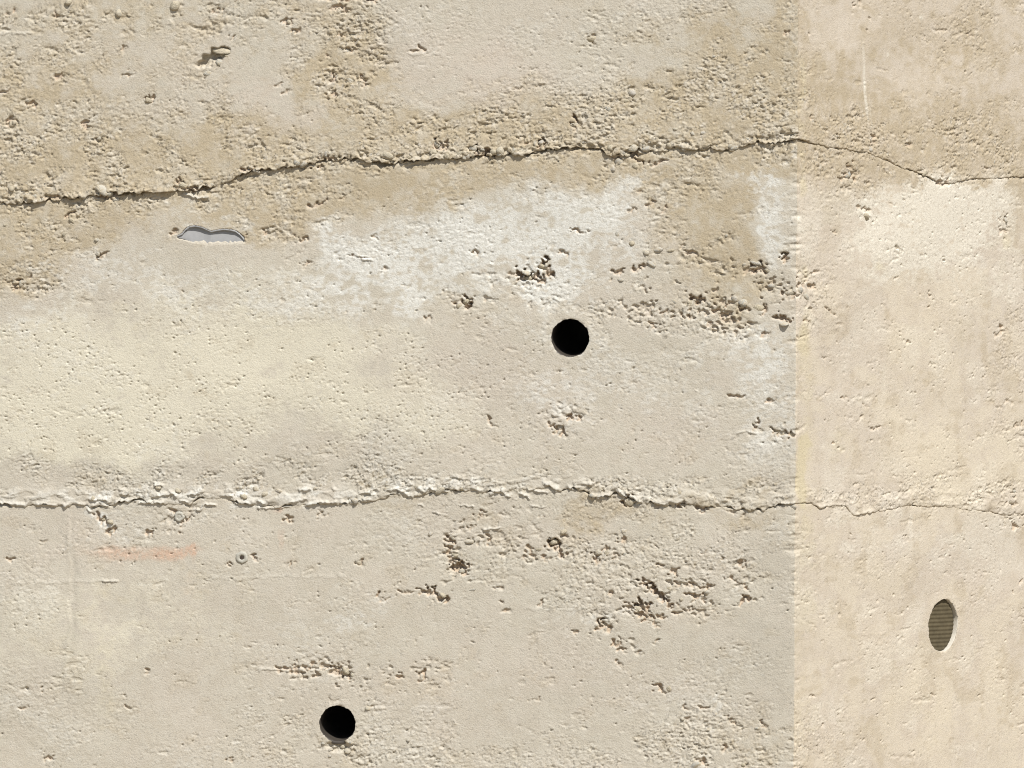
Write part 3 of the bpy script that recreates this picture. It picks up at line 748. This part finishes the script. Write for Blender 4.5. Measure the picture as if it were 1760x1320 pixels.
def py_mesh(name, v, f):
    me = bpy.data.meshes.new(name)
    me.from_pydata([tuple(x) for x in v], [], f)
    me.update()
    return me


def tag(o, label, cat, group=None):
    o['label'] = label
    o['category'] = cat
    o['kind'] = 'thing'
    if group:
        o['group'] = group


# ------------------------------------------------------------------ ground (below the frame)
gm = py_mesh('ground', [(-800, -800, 0), (800, -800, 0), (800, 800, 0), (-800, 800, 0)], [(0, 1, 2, 3)])
M_GROUND = simple('dry_earth', (.30, .25, .18), .95, .3, 3, .6, .1, .02)
g = link('ground', gm, M_GROUND, kind='structure')

# ------------------------------------------------------------------ walls
U_END = {id(LEFT): 2500.0, id(RIGHT): 1700.0}
Z_TOP = 2450.0


def u_columns(W):
    if W is LEFT:
        fine = np.concatenate([np.linspace(0, 12, 10)[:-1], np.arange(12, 1445, 1.55)])
        far = 1445 + np.cumsum(np.linspace(2, 24, 84))
    else:
        fine = np.concatenate([np.linspace(0, 14, 9)[:-1], np.arange(14, 765, 2.1)])
        far = 765 + np.cumsum(np.linspace(2.4, 22, 76))
    return np.concatenate([fine, far])


def seam(W, table, u):
    pts = [p for p in table if (p[0] >= CORNER_PX) == (W is RIGHT) or p[0] == CORNER_PX]
    su, sz = W.uz([p[0] for p in pts], [p[1] for p in pts])
    su[np.argmin(np.abs(su))] = 0.0
    o = np.argsort(su)
    return np.interp(u, su[o], sz[o])


def proud(W, table, u, zc):
    px, _ = W.to_px(u, zc)
    return np.interp(px, *zip(*table))


def ragged(W, u, amp, seed):
    r = np.random.default_rng(seed)
    k = np.arange(-50, 4000, 2.0)
    out = np.zeros_like(u)
    for s, a in ((.8, .5), (2.0, .7), (6, .6)):
        wn = r.standard_normal(len(k))
        x = np.arange(-int(4 * s), int(4 * s) + 1)
        g_ = np.exp(-x ** 2 / (2 * s * s))
        v = np.convolve(wn, g_ / np.sqrt((g_ ** 2).sum()), 'same')
        out += a * np.interp(u, k, v)
    return out * amp * sstep(0, 25, u)


def z_rows(lo, hi, n_lo=120.0, n_hi=1480.0):
    """row heights: fine where the photograph looks, coarse elsewhere"""
    z, out = lo, []
    while z < hi:
        out.append(z)
        d = max(n_lo - z, z - n_hi, 0)
        z += 1.42 + min(30, d * .16)
    out.append(hi)
    return np.array(out)


corner_h, rows = {}, {}


def make_layer(W, lower, upper, name, parent, material, label, seed):
    """lower / upper: (seam table, proud table, seed) or a height in mm"""
    u = u_columns(W)
    if isinstance(lower, tuple):
        cl = seam(W, lower[0], u)
        rl = np.maximum(ragged(W, u, 2.6 if W is LEFT else 1.0, lower[2] + 7), -3)
        pl = proud(W, lower[1], u, cl)
        pr = .30 * ragged(W, u, 1.0, lower[2] + 9) * pl
        pl = np.maximum((pl + .6 * np.interp(u, u[::24], pr[::24])) * (1.55 if lower[2] == 100 else .55), .3)
        ml = float(np.mean(cl[u < 1300]))
    else:
        cl, rl, pl, ml = np.full_like(u, lower), 0 * u, 0 * u, lower
    if isinstance(upper, tuple):
        cu = seam(W, upper[0], u)
        ru = ragged(W, u, .7, upper[2] + 31)
        gap = 1.7 * (ragged(W, u, 1.0, upper[2] + 33) + .55)
        gap *= .3 if W is RIGHT else 1
        if upper[2] == 200:
            gap = gap * .35 - .8
        cu = cu + ru - gap
        mu = float(np.mean(cu[u < 1300]))
    else:
        cu, gap, mu = np.full_like(u, upper), 0 * u, upper
    if W is LEFT:
        rows[seed] = (ml, mu)
    ml, mu = rows[seed]
    zr = z_rows(ml, mu)
    s = (zr - ml) / (mu - ml)
    Z = cl[None] * (1 - s[:, None]) + cu[None] * s[:, None]
    dl = Z - cl[None]                                    # distance above the lower edge
    Z = Z + rl[None] * np.exp(-dl / 9.0)
    U = np.broadcast_to(u[None], Z.shape)
    H = W.sample(W.H, U, Z)
    if isinstance(lower, tuple):
        H = H + pl[None] * (np.exp(-dl / 30.0) * .75 + .25 * np.exp(-dl / 120.0)) + pr[None] * np.exp(-(dl / 7.0) ** 2) - 1.3 * np.exp(-dl / 1.2)
    if isinstance(upper, tuple):
        H = H - 1.0 * np.exp(-(cu[None] - Z) / 2.0)
    Uf, Zf, Hf = [U], [Z], [H]
    if isinstance(lower, tuple):                         # underside, running back into the joint
        for dz, h in ((.4, -3.0), (1.0, -10.0), (2.0, -60.0)):
            Uf.insert(0, U[:1]); Zf.insert(0, Z[:1] + dz); Hf.insert(0, np.full_like(H[:1], h) if h < -5 else np.minimum(H[:1] - 2.5, h + pl[None]))
    if isinstance(upper, tuple):                         # top of the pour, under the next one
        for dz, h in ((.8, -3.5), (3.0, -7.5), (11.0, -15.0)):
            Uf.append(U[-1:]); Zf.append(Z[-1:] + dz); Hf.append(np.minimum(H[-1:] - 1.0, h))
    U, Z, H = np.concatenate(Uf), np.concatenate(Zf), np.concatenate(Hf)
    # both faces share one arris
    key = (name, seed)
    k = sstep(0, 3, U)
    if W is LEFT:
        corner_h[seed] = (np.clip(H[:, 0], -60, 6), Z[:, 0])
        hc = corner_h[seed][0]
        hcz = hc
    else:
        hcz = corner_h[seed][0]
        Z = Z + (corner_h[seed][1] - Z[:, 0])[:, None] * (1 - sstep(0, 30, U))
    arris = -.35 * (1 - np.clip(U / 2.5, 0, 1)) ** 2
    hole = np.zeros(U.shape, bool)                        # mouths of the pipes are left open
    for x, y, rc, rs in HOLES:                            # draw the cut edge into a ragged round mouth
        if (x >= CORNER_PX) == (W is RIGHT):
            hu, hzz = W.uz(x, y)
            du, dz_ = U - hu, Z - hzz
            dd = np.maximum(np.hypot(du, dz_), 1e-6)
            hole |= dd < rc - .1
            an_ = np.arctan2(dz_, du)
            tgt = rc - .1 + .45 * np.sin(5 * an_ + x) + .35 * np.sin(9 * an_ + y) + .3 * np.sin(17 * an_) + .25 * np.sin(29 * an_ + 1)
            kk = np.where((dd < rc + 3.2) & (dd >= rc - .1), 1 - sstep(rc + 1.3, rc + 3.2, dd), 0)
            nd = dd + (tgt - dd) * kk * .9
            U, Z = hu + du * nd / dd, hzz + dz_ * nd / dd
    H2 = H * k + hcz[:, None] * (1 - k) + arris
    nn = W.n[None, None] * k[..., None] + NB[None, None] * (1 - k[..., None])
    nn /= np.linalg.norm(nn, axis=-1, keepdims=True)
    P = W.t[None, None] * (U * .001)[..., None] + nn * (H2 * .001)[..., None]
    P[..., 2] += Z * .001
    kq = ~(hole[:-1, :-1] | hole[1:, :-1] | hole[:-1, 1:] | hole[1:, 1:])
    TA, TB = W.sample(W.TA, U, Z), W.sample(W.TB, U, Z)
    me = grid_mesh(name, P, kq, (('stain_shade_a', TA), ('stain_b', TB)), flip=(W is LEFT))
    return link(name, me, material, parent, label=label)


def wall_empty(name, loc):
    o = bpy.data.objects.new(name, None)
    o.location = loc
    o.empty_display_size = .2
    COL.objects.link(o)
    return o


WL = wall_empty('concrete_wall', LEFT.t * .7)
tag(WL, 'wide grey-beige concrete wall left of the corner, with two round black drain holes', 'wall', 'concrete walls meeting at the corner')
WR = wall_empty('concrete_wall.001', RIGHT.t * .4)
tag(WR, 'warm cream concrete wall right of the corner, turning away, with one oval brown drain hole', 'wall', 'concrete walls meeting at the corner')
bpy.context.view_layer.update()

JA, JB = (SEAM_A, PROUD_A, 100), (SEAM_B, PROUD_B, 200)
for W, par, m, side in ((LEFT, WL, M_LEFT, 'left of the corner'), (RIGHT, WR, M_RIGHT, 'right of the corner')):
    make_layer(W, JA, Z_TOP, 'concrete_layer', par, m, 'sandy top pour above the upper joint', 1)
    make_layer(W, JB, JA, 'concrete_layer', par, m, 'pale middle pour between the two joints', 2)
    make_layer(W, 0.0, JB, 'concrete_layer', par, m, 'bottom pour below the flaking lower joint', 3)

# backs, tops and ends so that the walls are solid bodies
TH = .30
nl, nr = LEFT.n, RIGHT.n
mit = np.linalg.solve(np.array([nl[:2], nr[:2]]), np.array([-TH, -TH]))
for W, par in ((LEFT, WL), (RIGHT, WR)):
    ue = u_columns(W)[-1] * .001
    f0, f1 = W.t * 0.0 - NB * .012, W.t * ue - W.n * .012
    b1 = W.t * ue - W.n * TH
    b0 = np.array([mit[0], mit[1], 0])
    pts = [f0, f1, b1, b0]
    zt = Z_TOP * .001 - .004
    v = [(p[0], p[1], 0.002) for p in pts] + [(p[0], p[1], zt) for p in pts]
    link('wall_back', py_mesh('wall_back', v, [(1, 2, 6, 5), (2, 3, 7, 6), (4, 5, 6, 7)]), M_SHELL, par)


def on_wall(W, x, y, h=0.0):
    u, z = W.uz(x, y)
    return W.t * (u * .001) + W.n * (h * .001) + np.array([0, 0, z * .001])


def frame(W, o, p):
    """local x = along the picture's right, y = up, z = out of the wall"""
    from mathutils import Matrix
    xr = W.t if W is RIGHT else -W.t
    o.matrix_basis = Matrix(((xr[0], 0, W.n[0], p[0]), (xr[1], 0, W.n[1], p[1]), (xr[2], 1, W.n[2], p[2]), (0, 0, 0, 1)))


def put(W, name, me, m, par, x, y, h=0.0, label=None):
    o = bpy.data.objects.new(name, me)
    if m is not None and not me.materials:
        me.materials.append(m)
    COL.objects.link(o)
    frame(W, o, on_wall(W, x, y, h) - np.array(par.location))
    o.parent = par
    if label:
        o['label'] = label
    return o


# ------------------------------------------------------------------ pipe sleeves
def tube(name, ro, ri, length, flutes=0, rough=0.0, seed=1):
    r = np.random.default_rng(seed)
    n = 192 if flutes else 96
    prof = [(ro, -length, 0), (ro, -.0004, 0), (ro - .0004, 0, 0), (ri + .0004, 0, 0), (ri, -.0006, 1), (ri, -.004, 1),
            (ri, -.03, 1), (ri, -.08, 1), (ri, -length, 1), (.0005, -length + .0005, 0)]
    v, f = [], []
    wob = np.convolve(np.tile(r.standard_normal(n), 3), np.ones(7) / 7, 'same')[n:2 * n] * rough
    for rad, z, fl in prof:
        for k in range(n):
            a = 2 * math.pi * k / n
            q = rad + (wob[k] if z > -.001 else 0)
            if flutes and fl:
                q += .0011 * (math.cos(flutes * a) - .2)
            v.append((q * math.cos(a), q * math.sin(a), z + (wob[k] * 1.2 if -.0007 < z else 0)))
    for j in range(len(prof) - 1):
        for k in range(n):
            a, b = j * n + k, j * n + (k + 1) % n
            f.append((a, b, b + n, a + n))
    me = py_mesh(name, v, f)
    me.polygons.foreach_set('use_smooth', [True] * len(f))
    return me


put(LEFT, 'pipe_sleeve', tube('pipe_sleeve', .0380, .0325, .26, seed=2), M_PIPE, WL, 980, 581, -3.5, 'round black pipe set in the middle pour')
put(LEFT, 'pipe_sleeve', tube('pipe_sleeve', .0370, .0314, .26, seed=3), M_PIPE, WL, 580, 1244, -3.0, 'round black pipe near the bottom edge, gravel under its rim')


def collar_mesh(r, depth):
    n, v, f = 120, [], []
    prof = [(r + .0030, -depth), (r + .0030, -.0006), (r + .0016, 0), (r, -.0003), (r - .0003, -.001), (r - .0003, -depth)]
    for q, z in prof:
        for k in range(n):
            a_ = 2 * math.pi * k / n
            w_ = 1 + .006 * math.sin(5 * a_ + 1) + .004 * math.sin(11 * a_)
            v.append((q * w_ * math.cos(a_), q * w_ * math.sin(a_), z))
    for j in range(len(prof) - 1):
        for k in range(n):
            a_, b_ = j * n + k, j * n + (k + 1) % n
            f.append((a_, b_, b_ + n, a_ + n))
    me = py_mesh('drain_collar', v, f)
    me.polygons.foreach_set('use_smooth', [True] * len(f))
    return me


def ribbed_disc(r, ribs):
    """a round cover with level ribs running across it"""
    ys = np.linspace(-r, r, ribs * 10 + 1)
    hx = np.sqrt(np.maximum(r * r - ys ** 2, 1e-10))
    xs = np.linspace(-1, 1, 25)
    P = np.zeros((len(ys), len(xs), 3))
    P[..., 0] = hx[:, None] * xs[None]
    P[..., 1] = ys[:, None]
    ph = np.cos((ys / r) * math.pi * ribs)
    P[..., 2] = (.00038 * np.clip(ph * 1.4, -1, 1))[:, None] - .004 * np.abs(xs[None]) ** 8
    return grid_mesh('ribbed_cover', P)


collar = put(RIGHT, 'drain_collar', collar_mesh(.0472, .016), M_COLLAR, WR, 1621.5, 1075, -1.2, 'pale round rim of the drain')
cover = put(RIGHT, 'ribbed_cover', ribbed_disc(.0470, 13), M_PIPE2, WR, 1621.5, 1075, -5.6, 'brown cover with level ribs, sunk in the drain')
cover.data.transform(Matrix.Rotation(math.radians(-4.5), 4, 'Z'))


# ------------------------------------------------------------------ grey flake in its bed
def flake_mesh():
    xs = np.arange(303, 421.6, 1.0)
    t, b = np.interp(xs, *zip(*FLAKE_TOP)), np.interp(xs, *zip(*FLAKE_BOT))
    b = np.maximum(b, t + 1.0) + .6
    n = 14
    ss = np.linspace(0, 1, n)
    humps = np.interp(xs, [303, 318, 330, 350, 362, 375, 395, 408, 421], [.3, .6, 1, 1, .55, .8, .9, .6, .3])
    P = np.zeros((n + 3, len(xs), 3))
    for i in range(n + 3):
        j = max(0, i - 3)
        q = ss[j]
        y = t * (1 - q) + b * q
        face = -5.2 * humps * (1 - q) ** .7 - .1 - 1.4 * q ** 6
        if i == 0:
            d, yy = np.full_like(xs, -2.0), t - 3.4
        elif i == 1:
            d, yy = np.full_like(xs, -.1), t - 1.6
        elif i == 2:
            d, yy = np.full_like(xs, .35), t + 1.0
        elif i == 3:
            d, yy = -5.2 * humps, t + 1.5
        else:
            d, yy = face, y
        P[i, :, 0] = (xs - 366) * .001
        P[i, :, 1] = -(yy - 403) * .001
        P[i, :, 2] = d * .001
    return grid_mesh('stone_flake', P, flip=True)


put(LEFT, 'stone_flake', flake_mesh(), M_FLAKE, WL, 366, 403, .4, 'smooth pale grey flake with a scalloped upper rim')


# ------------------------------------------------------------------ cement rings round old ties
def ring_mesh(R, r, seed):
    rr = np.random.default_rng(seed)
    n, k = 28, 10
    v, f = [], []
    wob = 1 + .07 * rr.standard_normal(n)
    for i in range(n):
        a = 2 * math.pi * i / n
        for j in range(k):
            b = 2 * math.pi * j / k
            q = (R + r * math.cos(b)) * wob[i]
            v.append((q * math.cos(a), q * math.sin(a), r * .8 * math.sin(b)))
            f.append((i * k + j, ((i + 1) % n) * k + j, ((i + 1) % n) * k + (j + 1) % k, i * k + (j + 1) % k))
    me = py_mesh('tie_ring', v, f)
    me.polygons.foreach_set('use_smooth', [True] * len(f))
    return me


def plug_mesh(w_, seed):
    rr = np.random.default_rng(seed)
    n = 14
    v = [(0, 0, .0006)]
    for i in range(n):
        a = 2 * math.pi * i / n
        v.append((w_ * math.cos(a) * (1 + .15 * rr.standard_normal()), w_ * math.sin(a) * (1 + .15 * rr.standard_normal()), 0))
    return py_mesh('plug', v, [(0, i + 1, (i + 1) % n + 1) for i in range(n)])


for x, y, R, r, lab in ((416, 958, .0072, .0040, 'grey cement ring round a rusty tie end'), (308, 888, .0062, .0032, 'small pale ring under the lower joint')):
    ring = put(LEFT, 'tie_ring', ring_mesh(R, r, x), M_RING, WL, x, y, LEFT.sample(LEFT.H, *[np.array([float(q)]) for q in LEFT.uz(x, y)])[0] - .6, lab)
    pl_ = bpy.data.objects.new('plug', plug_mesh(R * .8, x))
    pl_.data.materials.append(M_PLUG if x == 416 else M_RING)
    COL.objects.link(pl_)
    pl_.parent = ring
    pl_.location = (0, 0, .0014)


# ------------------------------------------------------------------ stones showing in the concrete
def stone_mesh(seed, angular):
    import bmesh
    bm = bmesh.new()
    bmesh.ops.create_icosphere(bm, subdivisions=2, radius=1.0)
    r = np.random.default_rng(seed)
    dirs = r.standard_normal((15, 3))
    dirs /= np.linalg.norm(dirs, axis=1, keepdims=True)
    cut = r.uniform(.42 if angular else .52, .85, 15)
    ph = r.uniform(0, 6.3, 6)
    for v in bm.verts:
        p = np.array(v.co)
        s = 1.0
        for d, c in zip(dirs, cut):
            q = p @ d
            if q > c:
                s = min(s, c / q)
        s *= 1 + .05 * math.sin(3 * p[0] + ph[0]) + .05 * math.sin(4 * p[1] + ph[1]) + .04 * math.sin(5 * p[2] + ph[2])
        v.co = p * s
    me = bpy.data.meshes.new('pebble')
    bm.to_mesh(me)
    bm.free()
    me.materials.append(M_STONE)
    me.polygons.foreach_set('use_smooth', [True] * len(me.polygons))
    return me


STONES = [stone_mesh(40 + i, i % 2) for i in range(10)]
# x, y, half width, half height, angle, how far it stands out (share of its size)
PEBBLES = [
    (300, 11, 12, 10, 20, .5), (204, 24, 9, 11, 70, .3), (118, 4, 9, 8, 0, .4), (180, 327, 19, 9, 2, .45), (166, 412, 10, 8, 0, .2),
    (316, 318, 12, 9, 20, .45), (374, 85, 27, 7, -17, .3), (358, 124, 12, 7, 15, .25), (377, 107, 8, 10, 30, .2), (388, 97, 7, 6, 0, .2), (20, 325, 7, 6, 0, .4),
    (201, 343, 8, 7, 0, .3), (168, 437, 6, 6, 0, .3), (104, 343, 10, 5, 10, .3), (254, 172, 9, 5, 20, .4), (170, 238, 6, 5, 0, .4),
    (110, 404, 5, 5, 0, .3), (147, 403, 6, 7, 0, .2), (35, 487, 11, 6, -40, .3), (88, 455, 10, 7, 0, .2), (9, 386, 6, 5, 0, .2),
    (123, 381, 8, 7, 60, .3), (497, 38, 8, 6, 40, .4), (596, 88, 8, 7, 30, .3), (598, 137, 10, 7, 20, .3), (577, 132, 6, 7, 60, .3),
    (662, 267, 15, 8, 0, .5), (706, 268, 10, 7, 0, .5), (751, 247, 11, 7, 10, .5), (745, 262, 12, 9, 0, .4), (790, 265, 14, 8, 0, .4),
    (812, 256, 11, 7, 15, .5), (860, 259, 8, 10, -20, .5), (866, 275, 6, 5, 0, .3), (930, 246, 7, 10, 10, .35), (988, 215, 9, 6, 15, .4),
    (1086, 161, 7, 12, -35, .5), (1075, 174, 7, 6, 0, .4), (1030, 184, 7, 5, 0, .4), (1045, 187, 9, 5, 5, .4), (1085, 252, 10, 13, -30, .5),
    (1068, 261, 11, 8, 10, .5), (1107, 251, 6, 7, 0, .4), (1064, 279, 9, 7, 0, .4), (1054, 292, 5, 9, 0, .4), (1090, 283, 10, 8, 30, .3),
    (1191, 230, 9, 6, 15, .5), (1209, 229, 7, 5, 0, .4), (1213, 258, 6, 5, 0, .4), (1120, 224, 6, 5, 0, .3), (1160, 222, 7, 5, 0, .4),
    (1228, 97, 6, 5, 0, .3), (1243, 147, 5, 6, 0, .3), (1075, 61, 5, 5, 0, .2), (1018, 66, 11, 6, 0, .25), (560, 264, 6, 6, 0, .4), (523, 281, 9, 6, -20, .4),
    (905, 469, 13, 6, 25, .3), (935, 459, 13, 6, 20, .3), (907, 479, 8, 5, 0, .3), (955, 478, 8, 9, 50, .2), (800, 519, 10, 6, -10, .35), (790, 527, 7, 6, 0, .3),
    (967, 433, 10, 6, 20, .3), (1130, 428, 13, 10, 0, .12), (1110, 435, 9, 7, 0, .25), (1085, 417, 8, 6, 30, .3), (1062, 403, 8, 4, 0, .3), (1153, 432, 8, 5, 0, .2),
    (1180, 450, 7, 8, 0, .25), (1120, 453, 9, 5, 15, .3), (1065, 480, 9, 5, 0, .3), (1247, 404, 7, 6, 0, .2), (1238, 410, 6, 6, 0, .2),
    (1276, 517, 14, 11, 10, .22), (1302, 530, 12, 9, -30, .14), (1330, 533, 13, 7, 20, .12), (1262, 513, 9, 6, 30, .35), (1357, 504, 13, 7, 5, .25), (1345, 558, 15, 5, 8, .35),
    (1187, 520, 9, 6, -20, .3), (1218, 522, 10, 6, 10, .3), (1160, 520, 9, 6, 0, .25), (1244, 512, 6, 6, 0, .3), (1325, 492, 8, 6, 0, .3), (1300, 452, 11, 6, 20, .3), (1322, 466, 11, 7, 30, .25),
    (1375, 500, 8, 6, 0, .4), (1386, 510, 7, 6, 0, .3), (1280, 455, 8, 5, 0, .2), (1296, 727, 5, 5, 0, .2), (1340, 742, 24, 6, 12, .3), (1362, 747, 10, 5, 0, .3),
    (963, 735, 9, 6, 20, .25), (952, 742, 7, 6, 0, .2), (968, 915, 10, 6, 0, .25), (950, 933, 10, 9, 45, .25), (1070, 915, 10, 9, 0, .2), (1045, 952, 9, 7, 0, .3),
    (1028, 950, 9, 7, 0, .3), (1005, 952, 9, 6, 0, .2), (1072, 952, 7, 6, 0, .3), (975, 940, 12, 8, 30, .2), (926, 942, 9, 6, 0, .25), (778, 922, 11, 6, 5, .3), (808, 931, 10, 6, 0, .25),
    (782, 955, 9, 5, 0, .3), (740, 917, 6, 6, 0, .3), (792, 982, 8, 5, 0, .25), (810, 1014, 9, 6, 0, .2), (762, 1023, 10, 6, 40, .2), (616, 966, 8, 7, 60, .3),
    (1112, 1022, 14, 8, 10, .2), (1130, 1036, 14, 9, 30, .2), (1148, 1010, 9, 7, 40, .2), (1172, 1030, 8, 6, 0, .3), (1215, 1020, 10, 6, 0, .25), (1172, 995, 10, 5, 0, .25), (1095, 1048, 9, 6, 30, .25), (1122, 1052, 8, 6, 0, .25),
    (1040, 1075, 9, 7, 30, .2), (1226, 1228, 15, 13, 35, .14), (1172, 1235, 7, 5, 0, .3), (1195, 1318, 16, 8, 0, .25), (1150, 1184, 9, 5, 40, .25), (1276, 1314, 7, 5, 0, .3), (1302, 1252, 7, 5, 0, .3),
    (593, 1152, 10, 8, 60, .3), (606, 1158, 6, 9, 20, .3), (578, 1147, 5, 4, 0, .3), (634, 1217, 10, 6, 0, .2), (700, 1272, 7, 4, 0, .25), (745, 1277, 7, 6, 0, .2),
    (604, 1277, 6, 5, 0, .45), (588, 1284, 5, 5, 0, .4), (567, 1290, 8, 4, 10, .4), (556, 1278, 5, 5, 0, .4), (577, 1279, 4, 5, 0, .3), (597, 1290, 8, 3, -5, .4), (565, 1300, 7, 3, 0, .3),
    (192, 915, 8, 5, -20, .2), (190, 898, 9, 6, 0, .25), (178, 893, 8, 5, 30, .25), (160, 856, 6, 5, 20, .3), (455, 850, 7, 8, 0, .3), (610, 860, 11, 7, -10, .4), (755, 843, 12, 5, -5, .4), (855, 858, 8, 8, 0, .15),
    (1080, 862, 9, 9, 30, .3), (1127, 868, 7, 5, 0, .3), (1172, 868, 9, 5, 10, .3), (1018, 852, 7, 5, 0, .4), (1290, 878, 9, 5, 0, .3), (1362, 872, 8, 5, 10, .3), (1185, 852, 7, 5, 0, .3), (1168, 846, 6, 5, 0, .3),
    (305, 842, 8, 5, 10, .3), (270, 838, 10, 5, 15, .3), (420, 852, 9, 6, 0, .25), (440, 842, 8, 5, 0, .3), (480, 845, 12, 7, 0, .2), (540, 840, 8, 5, 0, .3), (665, 840, 9, 5, 0, .3), (720, 838, 9, 5, 0, .3), (795, 840, 8, 4, 0, .3),
    (1460, 301, 6, 6, 0, .35), (1466, 311, 7, 5, 10, .35), (1497, 256, 6, 5, 0, .4), (1588, 298, 5, 4, 0, .4), (1730, 378, 3, 8, -20, .3), (1745, 846, 6, 5, 0, .3), (1735, 862, 5, 5, 0, .3), (1708, 279, 4, 4, 0, .3), (1490, 372, 9, 9, 40, .1),
    (455, 272, 6, 4, 0, .3), (345, 300, 7, 5, 0, .35), (385, 300, 7, 5, 0, .3), (290, 308, 6, 5, 0, .35), (250, 322, 7, 5, 0, .4), (265, 312, 6, 5, 0, .35), (60, 338, 7, 5, 0, .4), (110, 318, 6, 5, 0, .3), (145, 337, 6, 5, 0, .4),
    (480, 284, 6, 5, 0, .4), (500, 278, 6, 5, 0, .4), (620, 268, 6, 4, 0, .4), (690, 275, 6, 5, 0, .4), (720, 270, 7, 5, 0, .4), (770, 268, 7, 5, 0, .4), (880, 252, 7, 5, 0, .4), (900, 258, 7, 5, 0, .4), (950, 252, 7, 5, 0, .4),
    (965, 235, 7, 5, 0, .3), (1010, 250, 6, 5, 0, .35), (1140, 248, 6, 5, 0, .35), (1165, 246, 6, 5, 0, .35), (1240, 248, 6, 5, 0, .35), (1255, 252, 5, 4, 0, .35), (1285, 238, 6, 5, 0, .35), (1310, 236, 6, 4, 0, .3), (1345, 238, 6, 4, 0, .3),
]


def add_pebble(W, par, x, y, a, b, an, out, seed):
    r = np.random.default_rng(seed)
    o = bpy.data.objects.new('pebble', STONES[int(r.integers(len(STONES)))])
    COL.objects.link(o)
    uu, zz = W.uz(x, y)
    yA, yB = np.interp(x, *zip(*SEAM_A)), np.interp(x, *zip(*SEAM_B))
    h = float(np.clip(W.sample(W.H, np.array([float(uu)]), np.array([float(zz)]))[0], -5.0, 1.5))
    for ys, tb in ((yA, PROUD_A), (yB, PROUD_B)):
        if 0 < ys - y < 40:
            h += np.interp(x, *zip(*tb)) * math.exp(-(ys - y) / 34)
    c = min(a, b) * .85
    from mathutils import Matrix
    p = on_wall(W, x, y, h + c * (2 * out - 1.28) * .9) - np.array(par.location)
    frame(W, o, p)
    k = W.sx if W is RIGHT else 1.0
    rot = Matrix.Rotation(-math.radians(an), 4, 'Z') @ Matrix.Diagonal((a * k * .00122, b * .00122, c * .00122, 1))
    spin = Matrix.Rotation(r.uniform(0, 6.28), 4, 'X') @ Matrix.Rotation(r.uniform(0, 6.28), 4, 'Y')
    o.matrix_basis = o.matrix_basis @ rot @ spin
    o.parent = par
    return o


for i, (x, y, a, b, an, out) in enumerate(PEBBLES):
    right = x >= CORNER_PX + 4
    add_pebble(RIGHT if right else LEFT, WR if right else WL, x, y, a, b, an, out, 900 + i)

# crumbs of gravel along the upper joint
cr = np.random.default_rng(2024)
for i in range(85):
    x = float(cr.uniform(4, 1360))
    y = float(np.interp(x, *zip(*SEAM_A))) - float(abs(cr.normal(3, 7)))
    a = float(cr.uniform(3.6, 8.6))
    add_pebble(LEFT, WL, x, y, a, a * float(cr.uniform(.6, .95)), float(cr.uniform(-40, 40)), float(cr.uniform(.15, .42)), 3000 + i)
